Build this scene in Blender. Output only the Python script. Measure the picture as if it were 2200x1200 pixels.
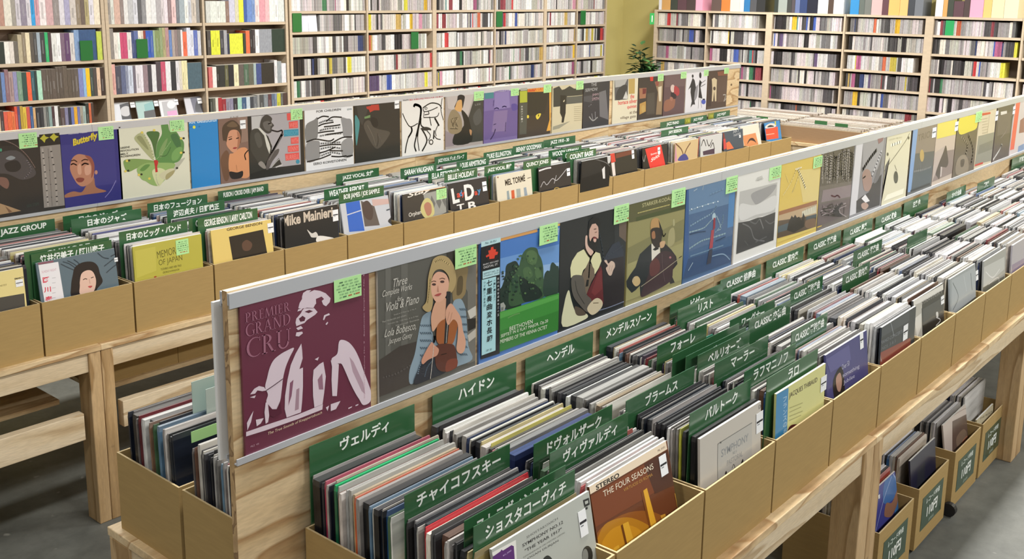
import bpy, math, random
from mathutils import Vector, Matrix
C = bpy.context.scene.collection
for _o in list(bpy.data.objects): bpy.data.objects.remove(_o)
R = random.Random(7)

# ---------------------------------------------------------------- camera
EYE = Vector((0, 0, 1.965))
FPX, YAW, PIT, ROLL, PPX, PPY = 2189.07, 0.703252, 0.1994425, 0.0132418, 1100.0, 425.2
_f = Vector((math.cos(YAW)*math.cos(PIT), math.sin(YAW)*math.cos(PIT), -math.sin(PIT)))
_r = Vector((math.sin(YAW), -math.cos(YAW), 0))
_u = _r.cross(_f)
RIGHT = _r*math.cos(ROLL) + _u*math.sin(ROLL)
UP = -_r*math.sin(ROLL) + _u*math.cos(ROLL)
FWD = _f
cam_data = bpy.data.cameras.new('camera')
cam = bpy.data.objects.new('camera', cam_data); C.objects.link(cam)
cam.matrix_world = Matrix(((RIGHT.x, UP.x, -FWD.x, EYE.x), (RIGHT.y, UP.y, -FWD.y, EYE.y), (RIGHT.z, UP.z, -FWD.z, EYE.z), (0, 0, 0, 1)))
cam_data.sensor_width = 36.0
cam_data.lens = 36.0*FPX/2200.0
cam_data.shift_x = 0.0
cam_data.shift_y = -(600.0-PPY)/2200.0
cam_data.clip_start = 0.05
bpy.context.scene.camera = cam

# ---------------------------------------------------------------- light
scene = bpy.context.scene
scene.view_settings.view_transform = 'Standard'
scene.view_settings.look = 'None'
scene.view_settings.gamma = 1.0
scene.view_settings.use_curve_mapping = False
scene.view_settings.exposure = 0.0
world = bpy.data.worlds.new('world'); scene.world = world
world.use_nodes = True
_bg = world.node_tree.nodes['Background']
_bg.inputs[0].default_value = (1.0, 0.985, 0.96, 1); _bg.inputs[1].default_value = 0.24
def ceiling_lamp(x, y, power, sx=1.25, sy=0.28, z=3.05, col=(1.0, 0.975, 0.93)):
    d = bpy.data.lights.new('fluorescent_lamp', 'AREA'); d.shape = 'RECTANGLE'
    d.size = sx; d.size_y = sy; d.energy = power; d.color = col
    o = bpy.data.objects.new('fluorescent_lamp', d); C.objects.link(o); o.location = (x, y, z)
for _x in (-0.6, 2.2, 5.0, 7.8):
    for _y in (-1.2, 1.3, 4.4):
        ceiling_lamp(_x, _y, {-0.6: 26, 2.2: 58, 5.0: 88, 7.8: 100}[_x])

# ---------------------------------------------------------------- helpers
def lin(h):
    h = h.lstrip('#'); out = []
    for i in (0, 2, 4):
        c = int(h[i:i+2], 16)/255.0
        out.append(c/12.92 if c <= 0.04045 else ((c+0.055)/1.055)**2.4)
    return tuple(out)
def jit(c, a, rnd=None):
    r = rnd or R; k = 1+r.uniform(-a, a)
    return tuple(min(1, max(0, x*k*(1+r.uniform(-a, a)*0.25))) for x in c)
def ray(p):
    return (RIGHT*((p[0]-PPX)/FPX) - UP*((p[1]-PPY)/FPX) + FWD)
def hit(p, o, n):
    d = ray(p); return EYE + d*((o-EYE).dot(n)/d.dot(n))
def onZ(p, z): return hit(p, Vector((0, 0, z)), Vector((0, 0, 1)))
def onY(p, y): return hit(p, Vector((0, y, 0)), Vector((0, 1, 0)))
def onX(p, x): return hit(p, Vector((x, 0, 0)), Vector((1, 0, 0)))

WL = {}
class MB:
    def __init__(s): s.v = []; s.f = []; s.c = []; s.m = []
    def poly(s, pts, col, mi=0):
        b = len(s.v); s.v += [tuple(p) for p in pts]; s.f.append(tuple(range(b, b+len(pts)))); s.c.append(col); s.m.append(mi)
    def hexa(s, p, col, mi=0, cols=None):
        # p: bottom 4 (x0y0,x1y0,x1y1,x0y1) then top 4; cols: bottom, top, y0, x1, y1, x0
        b = len(s.v); s.v += [tuple(q) for q in p]
        fs = ((0, 3, 2, 1), (4, 5, 6, 7), (0, 1, 5, 4), (1, 2, 6, 5), (2, 3, 7, 6), (3, 0, 4, 7))
        for i, q in enumerate(fs):
            s.f.append(tuple(b+k for k in q)); s.c.append(cols[i] if cols else col); s.m.append(mi)
    def box(s, x0, x1, y0, y1, z0, z1, col=(1, 1, 1), mi=0, cols=None):
        s.hexa([(x0, y0, z0), (x1, y0, z0), (x1, y1, z0), (x0, y1, z0), (x0, y0, z1), (x1, y0, z1), (x1, y1, z1), (x0, y1, z1)], col, mi, cols)
    def tube(s, pts, r, col, n=8, mi=0, r1=None):
        pts = [Vector(p) for p in pts]; rings = []
        for i, p in enumerate(pts):
            d = (pts[min(i+1, len(pts)-1)]-pts[max(i-1, 0)]).normalized()
            a = d.cross(Vector((0, 0, 1)) if abs(d.z) < .9 else Vector((1, 0, 0))).normalized(); b = d.cross(a)
            rr = r if r1 is None else r+(r1-r)*i/(len(pts)-1)
            o = len(s.v); s.v += [tuple(p+a*rr*math.cos(2*math.pi*k/n)+b*rr*math.sin(2*math.pi*k/n)) for k in range(n)]; rings.append(o)
        for a, b in zip(rings, rings[1:]):
            for k in range(n):
                s.f.append((a+k, a+(k+1) % n, b+(k+1) % n, b+k)); s.c.append(col); s.m.append(mi)
        s.f.append(tuple(rings[0]+k for k in range(n))); s.c.append(col); s.m.append(mi)
        s.f.append(tuple(rings[-1]+k for k in reversed(range(n)))); s.c.append(col); s.m.append(mi)
    def lathe(s, c, prof, col, n=24, mi=0):
        o = len(s.v); k = len(prof)
        for r, z in prof:
            s.v += [(c[0]+r*math.cos(2*math.pi*i/n), c[1]+r*math.sin(2*math.pi*i/n), c[2]+z) for i in range(n)]
        for j in range(k-1):
            for i in range(n):
                s.f.append((o+j*n+i, o+j*n+(i+1) % n, o+(j+1)*n+(i+1) % n, o+(j+1)*n+i)); s.c.append(col); s.m.append(mi)
    def build(s, name, mats, parent=None, loc=(0, 0, 0), smooth=False, bevel=0):
        me = bpy.data.meshes.new(name)
        lx, ly, lz = loc
        me.from_pydata([(x-lx, y-ly, z-lz) for x, y, z in s.v], [], s.f)
        at = me.color_attributes.new('Col', 'FLOAT_COLOR', 'CORNER')
        buf = []
        for f, c in zip(s.f, s.c): buf += [c[0], c[1], c[2], 1.0]*len(f)
        at.data.foreach_set('color', buf)
        me.polygons.foreach_set('material_index', s.m)
        if smooth: me.polygons.foreach_set('use_smooth', [True]*len(s.f))
        for m in (mats if isinstance(mats, (list, tuple)) else [mats]): me.materials.append(m)
        o = bpy.data.objects.new(name, me); C.objects.link(o)
        if parent is not None:
            o.parent = parent
            pl = WL.get(parent.name, (0, 0, 0))
            o.location = (lx-pl[0], ly-pl[1], lz-pl[2])
        else: o.location = loc
        WL[o.name] = (lx, ly, lz)
        if bevel:
            b = o.modifiers.new('bevel', 'BEVEL'); b.width = bevel; b.segments = 2; b.limit_method = 'ANGLE'
        return o
def tag(o, label, cat, group=None, kind=None):
    if label: o['label'] = label
    if cat: o['category'] = cat
    if group: o['group'] = group
    if kind: o['kind'] = kind
    return o
def empty(name, loc, label=None, cat=None, group=None):
    o = bpy.data.objects.new(name, None); C.objects.link(o); o.location = loc; WL[o.name] = tuple(loc); o.empty_display_size = .05
    return tag(o, label, cat, group)
def copy_tree(o, loc=None, parent=None):
    c = o.copy(); C.objects.link(c)
    if parent is not None: c.parent = parent
    if loc is not None: c.location = loc; WL[c.name] = tuple(loc)
    for ch in list(o.children): copy_tree(ch, None, c)
    return c
ORD = 'zeroth first second third fourth fifth sixth seventh eighth ninth tenth eleventh twelfth thirteenth fourteenth fifteenth sixteenth seventeenth eighteenth nineteenth twentieth'.split()
TENS = {20: 'twenty', 30: 'thirty', 40: 'forty', 50: 'fifty', 60: 'sixty', 70: 'seventy', 80: 'eighty', 90: 'ninety'}
def ordn(n):
    if n <= 20: return ORD[n]
    if n % 10 == 0: return TENS[n][:-1]+'ieth'
    return TENS[n-n % 10]+'-'+ORD[n % 10]
_NAMES = [('black', '101012'), ('charcoal', '2c2c2e'), ('dark grey', '4a4a4a'), ('grey', '808080'), ('light grey', 'b4b4b4'), ('white', 'e8e8e8'), ('red', 'c03030'), ('maroon', '6a2028'), ('pink', 'd8a0a8'), ('orange', 'e07038'), ('tan', 'b89878'), ('brown', '5c4a3c'), ('cream', 'e0d8b8'), ('yellow', 'e0cc30'), ('olive', '80803c'), ('green', '2f9a5a'), ('dark green', '24402c'), ('teal', '4a8a8c'), ('sky blue', '3aa0e0'), ('blue', '3858a8'), ('navy', '1c2448'), ('lavender', '9a98c0'), ('purple', '5c3c70'), ('pale blue', 'a8c4dc'), ('mint', 'a8d8c0')]
_NAMES = [(n, lin(h)) for n, h in _NAMES]
def cname(c):
    q = [x**(1/2.2) for x in c]
    return min(_NAMES, key=lambda t: sum((a-b**(1/2.2))**2 for a, b in zip(q, t[1])))[0]

# ---------------------------------------------------------------- materials
def new_mat(name):
    m = bpy.data.materials.new(name); m.use_nodes = True
    nt = m.node_tree; b = nt.nodes['Principled BSDF']
    return m, nt, b
def N(nt, t, **kw):
    n = nt.nodes.new(t)
    for k, v in kw.items():
        if k in n.inputs: n.inputs[k].default_value = v
        else: setattr(n, k, v)
    return n
def coords(nt, scale, which='Object', rot=(0, 0, 0)):
    tc = N(nt, 'ShaderNodeTexCoord'); mp = N(nt, 'ShaderNodeMapping')
    mp.inputs['Scale'].default_value = scale; mp.inputs['Rotation'].default_value = rot
    nt.links.new(tc.outputs[which], mp.inputs['Vector']); return mp.outputs['Vector']
def mixc(nt, fac, a, b, mode='MIX'):
    n = N(nt, 'ShaderNodeMix', data_type='RGBA', blend_type=mode)
    for i, v in ((0, fac), (6, a), (7, b)):
        if hasattr(v, 'is_linked') or hasattr(v, 'links'): nt.links.new(v, n.inputs[i])
        else: n.inputs[i].default_value = v if i == 0 else (*v, 1)
    return n.outputs[2]
def ramp(nt, src, stops):
    r = N(nt, 'ShaderNodeValToRGB'); e = r.color_ramp.elements
    while len(e) < len(stops): e.new(0.5)
    for el, (p, c) in zip(e, stops): el.position = p; el.color = (*c, 1) if len(c) == 3 else c
    nt.links.new(src, r.inputs[0]); return r.outputs[0]
def attr_mat(name, rough=0.4, noise=None, amt=0.2, spec=0.5, coat=0.0, bump=0.0):
    m, nt, b = new_mat(name)
    a = N(nt, 'ShaderNodeAttribute', attribute_name='Col'); out = a.outputs['Color']
    if noise:
        nz = N(nt, 'ShaderNodeTexNoise', Scale=1.0, Detail=3.0)
        nt.links.new(coords(nt, noise), nz.inputs['Vector'])
        g = ramp(nt, nz.outputs[0], [(0.3, (1-amt,)*3), (0.7, (1+amt*0.6,)*3)])
        out = mixc(nt, 1.0, out, g, 'MULTIPLY')
        if bump:
            bp = N(nt, 'ShaderNodeBump', Strength=bump, Distance=0.002); nt.links.new(nz.outputs[0], bp.inputs['Height']); nt.links.new(bp.outputs[0], b.inputs['Normal'])
    nt.links.new(out, b.inputs['Base Color'])
    b.inputs['Roughness'].default_value = rough; b.inputs['Specular IOR Level'].default_value = spec
    if coat: b.inputs['Coat Weight'].default_value = coat; b.inputs['Coat Roughness'].default_value = 0.12
    return m
M_PRINT = attr_mat('printed_sleeve', 0.36, coat=0.25)
M_FLAT = attr_mat('matte_paint', 0.55)
M_REC = attr_mat('record_edges', 0.28, (6, 260, 40), 0.28, bump=0.25)
M_CD = attr_mat('disc_case', 0.25, (420, 420, 55), 0.30)
M_BOOK = attr_mat('book_spine', 0.45, (160, 160, 40), 0.22)
M_CARD = attr_mat('cardboard', 0.75, (14, 14, 140), 0.06, spec=0.2)
M_ALU = attr_mat('aluminium_rail', 0.38)
M_ALU.node_tree.nodes['Principled BSDF'].inputs['Metallic'].default_value = 0.35
M_GREEN = attr_mat('green_plastic', 0.22, coat=0.3)
M_PAPER = attr_mat('paper_note', 0.6)
M_LEAF = attr_mat('leaf', 0.35, (30, 30, 30), 0.3)
M_SHELF = attr_mat('shelf_board', 0.5, (3, 3, 60), 0.07)
def wood(name, light, mid, dark, scale, ring=9.0, rough=0.5, axis='X', detail=3.0, knots=True):
    m, nt, b = new_mat(name)
    v = coords(nt, scale)
    nz = N(nt, 'ShaderNodeTexNoise', Scale=1.2, Detail=detail, Roughness=0.45, Distortion=0.5); nt.links.new(v, nz.inputs['Vector'])
    mul = N(nt, 'ShaderNodeMath', operation='MULTIPLY'); mul.inputs[1].default_value = ring; nt.links.new(nz.outputs[0], mul.inputs[0])
    fr = N(nt, 'ShaderNodeMath', operation='FRACT'); nt.links.new(mul.outputs[0], fr.inputs[0])
    col = ramp(nt, fr.outputs[0], [(0.0, light), (0.62, mid), (0.9, dark), (0.985, light)])
    n2 = N(nt, 'ShaderNodeTexNoise', Scale=1.0, Detail=2.0); nt.links.new(coords(nt, tuple(s*40 for s in scale)), n2.inputs['Vector'])
    g = ramp(nt, n2.outputs[0], [(0.35, (0.9,)*3), (0.65, (1.06,)*3)])
    out = mixc(nt, 1.0, col, g, 'MULTIPLY')
    if knots:
        vo = N(nt, 'ShaderNodeTexVoronoi', Scale=1.0); nt.links.new(coords(nt, (3.1, 5.0, 5.0)), vo.inputs['Vector'])
        k = ramp(nt, vo.outputs['Distance'], [(0.03, (1, 1, 1)), (0.06, (0, 0, 0))])
        out = mixc(nt, k, out, tuple(x*0.35 for x in dark))
    nt.links.new(out, b.inputs['Base Color']); b.inputs['Roughness'].default_value = rough
    return m
M_PLY = wood('plywood_face', lin('dcc49c'), lin('d2b78c'), lin('ab875c'), (0.9, 3.0, 4.6), 8.0)
M_PLYEND = wood('plywood_edge', lin('c0a074'), lin('a88860'), lin('806444'), (30, 30, 14), 4.0, knots=False)
M_PINE = wood('pine_plank', lin('d8c6a8'), lin('ccb795'), lin('b49b77'), (0.8, 6, 9), 4.0)
M_POST = wood('pine_post', lin('c4a67c'), lin('b8986c'), lin('9a7a50'), (9, 9, 0.9), 4.0)
def flat_mat(name, col, rough=0.5, nscale=None, amt=0.1):
    m, nt, b = new_mat(name); b.inputs['Roughness'].default_value = rough
    if nscale:
        nz = N(nt, 'ShaderNodeTexNoise', Scale=1.0, Detail=4.0); nt.links.new(coords(nt, nscale), nz.inputs['Vector'])
        nt.links.new(ramp(nt, nz.outputs[0], [(0.3, tuple(c*(1-amt) for c in col)), (0.7, tuple(c*(1+amt) for c in col))]), b.inputs['Base Color'])
    else: b.inputs['Base Color'].default_value = (*col, 1)
    return m
M_WALL = flat_mat('yellow_wall_paint', lin('c2b676'), 0.7, (2, 2, 2), 0.03)
def concrete():
    m, nt, b = new_mat('concrete_floor')
    n1 = N(nt, 'ShaderNodeTexNoise', Scale=1.3, Detail=6.0, Roughness=0.6); nt.links.new(coords(nt, (1, 1, 1)), n1.inputs['Vector'])
    c1 = ramp(nt, n1.outputs[0], [(0.28, lin('4c4e4b')), (0.5, lin('62645f')), (0.72, lin('7c7d77'))])
    n2 = N(nt, 'ShaderNodeTexNoise', Scale=9.0, Detail=5.0, Roughness=0.7); nt.links.new(coords(nt, (1, 1, 1)), n2.inputs['Vector'])
    c2 = ramp(nt, n2.outputs[0], [(0.3, (0.75,)*3), (0.6, (1.08,)*3)])
    o = mixc(nt, 1.0, c1, c2, 'MULTIPLY')
    n3 = N(nt, 'ShaderNodeTexNoise', Scale=14.0, Detail=2.0); nt.links.new(coords(nt, (1, 1, 1)), n3.inputs['Vector'])
    sp = ramp(nt, n3.outputs[0], [(0.70, (0, 0, 0)), (0.76, (0.6,)*3)])
    o = mixc(nt, sp, o, lin('a8a8a0'))
    nt.links.new(o, b.inputs['Base Color']); b.inputs['Roughness'].default_value = 0.55
    return m
M_FLOOR = concrete()

# ---------------------------------------------------------------- writing
_TXT = {}
def text_shape(s, bold=0.0, shear=0.0):
    k = (s, bold, shear)
    if k not in _TXT:
        c = bpy.data.curves.new('lettering', 'FONT'); c.body = s; c.offset = bold; c.resolution_u = 3; c.shear = shear
        o = bpy.data.objects.new('lettering', c); m = bpy.data.meshes.new_from_object(o)
        v = [(q.co.x, q.co.y) for q in m.vertices]; f = [tuple(p.vertices) for p in m.polygons]
        bpy.data.objects.remove(o); bpy.data.curves.remove(c); bpy.data.meshes.remove(m)
        xs = [p[0] for p in v] or [0, 1]; ys = [p[1] for p in v] or [0, 1]
        _TXT[k] = (v, f, (min(xs), max(xs), min(ys), max(ys)))
    return _TXT[k]
def smooth_pts(p, n=4):
    out = []; m = len(p)
    for i in range(m):
        a, b, c, d = p[i-1], p[i], p[(i+1) % m], p[(i+2) % m]
        for k in range(n):
            t = k/n; t2 = t*t; t3 = t2*t
            out.append(tuple(0.5*((2*b[j])+(-a[j]+c[j])*t+(2*a[j]-5*b[j]+4*c[j]-d[j])*t2+(-a[j]+3*b[j]-3*c[j]+d[j])*t3) for j in (0, 1)))
    return out
def smooth_line(p, n=5):
    out = []
    for i in range(len(p)-1):
        a, b, c, d = p[max(i-1, 0)], p[i], p[i+1], p[min(i+2, len(p)-1)]
        for k in range(n):
            t = k/n; t2 = t*t; t3 = t2*t
            out.append(tuple(0.5*((2*b[j])+(-a[j]+c[j])*t+(2*a[j]-5*b[j]+4*c[j]-d[j])*t2+(-a[j]+3*b[j]-3*c[j]+d[j])*t3) for j in (0, 1)))
    out.append(tuple(p[-1])); return out
# classical capitals for one title: strokes as polygons in a box of height 1
def _arc(cx, cy, rx, ry, a0, a1, w0, w1, n=14):
    o, i = [], []
    for k in range(n+1):
        t = k/n; a = math.radians(a0+(a1-a0)*t); w = w0+(w1-w0)*math.sin(math.pi*t)
        o.append((cx+rx*math.cos(a), cy+ry*math.sin(a))); i.append((cx+(rx-w)*math.cos(a), cy+(ry-w*0.6)*math.sin(a)))
    return [[o[k], o[k+1], i[k+1], i[k]] for k in range(n)]
def _st(x, w=.11): return [[(x, 0), (x+w, 0), (x+w, 1), (x, 1)]]
def _sf(x0, x1, y): return [[(x0, y), (x1, y), (x1, y+.045), (x0, y+.045)]]
def _dg(x0, y0, x1, y1, w): return [[(x0, y0), (x0+w, y0), (x1+w, y1), (x1, y1)]]
CAPS = {
 'I': (.34, _st(.11)+_sf(.02, .31, 0)+_sf(.02, .31, .955)),
 'P': (.62, _st(.11)+_sf(.02, .33, 0)+_sf(.02, .2, .955)+_arc(.2, .73, .36, .27, 90, -90, .04, .12)),
 'R': (.74, _st(.11)+_sf(.02, .31, 0)+_sf(.02, .2, .955)+_arc(.2, .75, .34, .25, 90, -90, .04, .12)+_dg(.56, 0, .3, .5, .12)+_sf(.56, .76, 0)),
 'E': (.6, _st(.11)+_sf(.02, .56, 0)+_sf(.02, .52, .955)+_sf(.2, .44, .49)+[[(.5, 0), (.56, 0), (.57, .2), (.54, .2)], [(.48, .8), (.5, .8), (.52, 1), (.47, 1)]]),
 'M': (.98, _dg(.08, 0, .14, 1, .05)+_dg(.4, 0, .13, 1, .11)+_dg(.42, 0, .74, 1, .05)+_dg(.8, 0, .74, 1, .11)+_sf(.0, .22, 0)+_sf(.7, .98, 0)),
 'G': (.82, _arc(.46, .5, .42, .52, 42, 318, .03, .13)+[[(.68, .02), (.79, .1), (.79, .42), (.68, .42)]]+_sf(.6, .87, .4)),
 'A': (.78, _dg(.04, 0, .36, 1, .05)+_dg(.58, 0, .33, 1, .12)+_sf(.18, .6, .34)+_sf(-.02, .2, 0)+_sf(.5, .8, 0)),
 'N': (.86, _st(.12, .05)+_dg(.62, 0, .1, 1, .12)+_st(.68, .05)+_sf(.02, .27, 0)+_sf(.56, .84, .955)+_sf(.0, .2, .955)),
 'D': (.82, _st(.11)+_sf(.02, .24, 0)+_sf(.02, .24, .955)+_arc(.2, .5, .56, .5, 90, -90, .04, .13)),
 'C': (.76, _arc(.46, .5, .43, .52, 48, 312, .03, .13)+[[(.7, .78), (.74, .78), (.74, .98), (.71, .98)]]),
 'U': (.82, [[(.1, .3), (.21, .3), (.21, 1), (.1, 1)], [(.66, .3), (.71, .3), (.71, 1), (.66, 1)]]+_arc(.405, .34, .305, .36, 180, 360, .1, .11)+_sf(.0, .31, .955)+_sf(.56, .81, .955)),
}
def caps_shape(s):
    x = 0; quads = []
    for ch in s:
        w, ps = CAPS[ch]
        for p in ps: quads.append([(a+x, b) for a, b in p])
        x += w+.05
    return quads, x-.05

class Cover:
    """A printed square on the plane through o spanned by u (across) and v (up); drawing is given in photo pixels (view origin + scale)."""
    def __init__(s, o, u, v, w, h, thick, base, view, spine=None, back=None):
        s.o, s.u, s.v, s.n = Vector(o), Vector(u).normalized(), Vector(v).normalized(), None
        s.n = s.u.cross(s.v).normalized()
        s.w, s.h, s.t, s.view = w, h, thick, view
        s.mb = MB(); s.k = 0
        b = lin(base); e = lin(spine) if spine else tuple(x*0.9 for x in b)
        P = lambda a, c, d: s.o+s.u*a+s.v*c-s.n*d
        s.mb.hexa([P(0, 0, 0), P(w, 0, 0), P(w, 0, thick), P(0, 0, thick), P(0, h, 0), P(w, h, 0), P(w, h, thick), P(0, h, thick)], b, 0, [e, lin('dcdcd8'), b, e, b, e])
    def st(s, p):
        q = hit((s.view[0]+p[0]/s.view[2], s.view[1]+p[1]/s.view[2]), s.o, s.n)-s.o
        return (q.dot(s.u), q.dot(s.v))
    def P3(s, a, b, k=None):
        return s.o+s.u*min(max(a, 0), s.w)+s.v*min(max(b, 0), s.h)+s.n*(0.00005*(s.k if k is None else k)+0.0002)
    def put(s, pts, col): s.mb.poly([s.P3(a, b) for a, b in pts], col)
    def draw(s, ops):
        for op in ops:
            s.k += 0.6; kind, col = op[0], lin(op[1])
            if kind == 'P': s.put([s.st(p) for p in op[2]], col)
            elif kind == 'B': s.put([s.st(p) for p in smooth_pts(op[2])], col)
            elif kind == 'E':
                cx, cy, rx, ry = op[2:6]
                s.put([s.st((cx+rx*math.cos(i*math.pi/9), cy+ry*math.sin(i*math.pi/9))) for i in range(18)], col)
            elif kind == 'L':
                w, pts = op[2], [s.st(p) for p in smooth_line(op[3])]
                a = s.st((op[3][0][0], op[3][0][1])); b = s.st((op[3][0][0], op[3][0][1]+w)); hw = abs(a[1]-b[1])/2
                for p, q in zip(pts, pts[1:]):
                    dx, dy = q[0]-p[0], q[1]-p[1]; L = math.hypot(dx, dy) or 1e-6; nx, ny = -dy/L*hw, dx/L*hw
                    ex, ey = dx/L*hw*.5, dy/L*hw*.5
                    s.put([(p[0]+nx-ex, p[1]+ny-ey), (p[0]-nx-ex, p[1]-ny-ey), (q[0]-nx+ex, q[1]-ny+ey), (q[0]+nx+ex, q[1]+ny+ey)], col)
            elif kind in 'TS':
                a, b = s.st(op[3]), s.st(op[4]); top = s.st((op[3][0], op[3][1]-op[5])); H = top[1]-a[1]
                dx, dy = b[0]-a[0], b[1]-a[1]; L = math.hypot(dx, dy); ux, uy = dx/L, dy/L
                if kind == 'S':
                    quads, W = caps_shape(op[2])
                    for q in quads: s.put([(a[0]+x/W*L*ux-y*H*uy, a[1]+x/W*L*uy+y*H*ux) for x, y in q], col)
                else:
                    v, f, bb = text_shape(op[2], *(op[6:8]))
                    sx = L/max(1e-6, bb[1]-bb[0]); sy = H/max(1e-6, bb[3]-bb[2]); base = len(s.mb.v)
                    for x, y in v:
                        X, Y = (x-bb[0])*sx, (y-bb[2])*sy
                        s.mb.v.append(tuple(s.P3(a[0]+X*ux-Y*uy, a[1]+X*uy+Y*ux)))
                    for q in f: s.mb.f.append(tuple(base+i for i in q)); s.mb.c.append(col); s.mb.m.append(0)
        return s
    def slip(s, name, parent, tl, br, col, kind):
        """A price slip stuck on the sleeve: a thin sheet with written lines."""
        a, b = s.st(tl), s.st(br); x0, x1, y1, y0 = a[0], b[0], a[1], b[1]
        if x1 < x0: x0, x1 = x1, x0
        if y1 < y0: y0, y1 = y1, y0
        m = MB(); k = s.n*(0.00005*s.k+0.0009); Q = lambda x, y, d=0: s.o+s.u*x+s.v*y+k+s.n*d
        m.hexa([Q(x0, y0), Q(x1, y0), Q(x1, y0, -.0004), Q(x0, y0, -.0004), Q(x0, y1), Q(x1, y1), Q(x1, y1, -.0004), Q(x0, y1, -.0004)], lin(col))
        rr = random.Random(int(abs(x0*1e5)+abs(s.o.x*1e4)))
        W, H = x1-x0, y1-y0
        if kind == 'note':
            for i in range(6):
                y = y1-H*(.16+.135*i); x = x0+W*rr.uniform(.08, .3)
                while x < x1-W*.12:
                    d = W*rr.uniform(.04, .16)
                    c = lin('86b47c') if rr.random() < .7 else lin('4c7450')
                    if i == 5 and rr.random() < .4: c = lin('b0603c')
                    m.poly([Q(x, y-H*.03, .0002), Q(min(x+d, x1), y-H*.03, .0002), Q(min(x+d, x1), y+H*.03, .0002), Q(x, y+H*.03, .0002)], c); x += d*1.5
        else:
            m.poly([Q(x0+W*.05, y0+H*.5, .0002), Q(x1-W*.05, y0+H*.5, .0002), Q(x1-W*.05, y0+H*.6, .0002), Q(x0+W*.05, y0+H*.6, .0002)], lin('26262a'))
            m.poly([Q(x0+W*.15, y0+H*.4, .0002), Q(x0+W*.5, y0+H*.4, .0002), Q(x0+W*.5, y0+H*.44, .0002), Q(x0+W*.15, y0+H*.44, .0002)], lin('60646a'))
        w = WL[parent.name]
        return m.build(name, M_PAPER, parent, loc=tuple(w))
# ---------------------------------------------------------------- room
WHITE = (1, 1, 1)
m = MB(); m.box(-4, 9.6, -4, 6.6, -0.1, 0); o = m.build('floor', M_FLOOR); tag(o, 'worn grey concrete floor of the record shop', 'floor', kind='structure')
m = MB(); m.box(-4, 9.6, 6.415, 6.6, 0, 3.3); o = m.build('wall_back', M_WALL); tag(o, 'olive yellow painted wall behind the back shelves', 'wall', kind='structure')
m = MB(); m.box(9.4, 9.6, -4, 6.415, 0, 3.3); o = m.build('wall_right', M_WALL); tag(o, 'olive yellow painted wall behind the disc shelves beside the plant', 'wall', kind='structure')

# ---------------------------------------------------------------- shelves
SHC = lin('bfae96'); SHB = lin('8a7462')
YL, XR = 6.27, 9.11
def wall_unit(name, label, xs, zs, depth, wide, top, along):
    """xs: upright positions along the wall, zs: shelf tops; along 'x' (back wall, facing -y) or 'y' (right wall, facing -x)."""
    a0, a1 = min(xs), max(xs)
    def bx(m, p0, p1, d0, d1, z0, z1, c, cols=None):
        if along == 'x': m.box(p0, p1, YL+d0, YL+d1, z0, z1, c)
        else: m.box(XR+d0, XR+d1, p0, p1, z0, z1, c)
    base = ((a0+a1)/2, YL+depth/2, 0) if along == 'x' else (XR+depth/2, (a0+a1)/2, 0)
    root = empty(name, base, label, 'shelf unit', 'shelf units round the walls')
    t = 0.020
    for i, p in enumerate(xs):
        m = MB(); w = wide if i in (0, len(xs)-1) else 0.016
        q0 = p if i == 0 else (p-w if i == len(xs)-1 else p-w/2)
        if p == a1: q0 = p-w
        if p == a0: q0 = p
        bx(m, q0, q0+w, 0, depth, 0.02, top, SHC); m.build('side_panel' if i in (0, len(xs)-1) else 'divider_panel', M_SHELF, root, loc=base)
    sx = sorted(xs)
    for z in zs:
        for p, q in zip(sx, sx[1:]):
            m = MB(); bx(m, p+.012, q-.012, 0.004, depth-.006, z-t, z, SHC); m.build('shelf', M_SHELF, root, loc=base)
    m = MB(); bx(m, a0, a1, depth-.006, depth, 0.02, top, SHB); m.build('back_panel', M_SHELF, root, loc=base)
    return root
BK = [1.95, 1.727, 1.504, 1.275, 1.05, 0.82, 0.55, 0.1]
CDL = [1.968, 1.803, 1.648, 1.4825, 1.317, 1.153, 0.99, 0.825, 0.66, 0.1]
CDR = [1.806, 1.649, 1.4886, 1.3155, 1.152, 0.9875, 0.823, 0.1]
BXS = [2.60, 3.345, 4.068, 4.785]
wall_unit('book_shelf', 'pale wooden book shelf bay at the left end of the back wall', [BXS[0], BXS[1]], BK, 0.143, 0.022, 2.3, 'x')
wall_unit('book_shelf', 'pale wooden two-bay book shelf with leaning magazines, left part of back wall', [BXS[1]+.004, BXS[2], BXS[3]], BK, 0.143, 0.022, 2.3, 'x')
LXS = [4.80, 5.571, 6.336, 7.125, 7.863, 8.378, 8.89]
wall_unit('disc_shelf', 'disc shelf joined to the two-bay book shelf on the back wall', LXS[0:3], CDL, 0.143, 0.022, 2.3, 'x')
wall_unit('disc_shelf', 'middle disc shelf unit of the back wall', LXS[2:5], CDL, 0.143, 0.022, 2.3, 'x')
wall_unit('disc_shelf', 'narrow disc shelf ending at the bare yellow wall corner', LXS[4:7], CDL, 0.143, 0.022, 2.3, 'x')
RYS = [5.825, 5.21, 4.535, 3.79, 3.035, 2.285, 1.535]
wall_unit('disc_shelf', 'disc shelf beside the leafy plant with a small green tag on it', RYS[0:3], CDR, 0.285, 0.030, 1.806, 'y')
wall_unit('disc_shelf', 'middle disc shelf unit of the right wall', RYS[2:5], CDR, 0.285, 0.034, 1.806, 'y')
wall_unit('disc_shelf', 'disc shelf at the right edge of the photo', RYS[4:7], CDR, 0.285, 0.034, 1.806, 'y')

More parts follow.
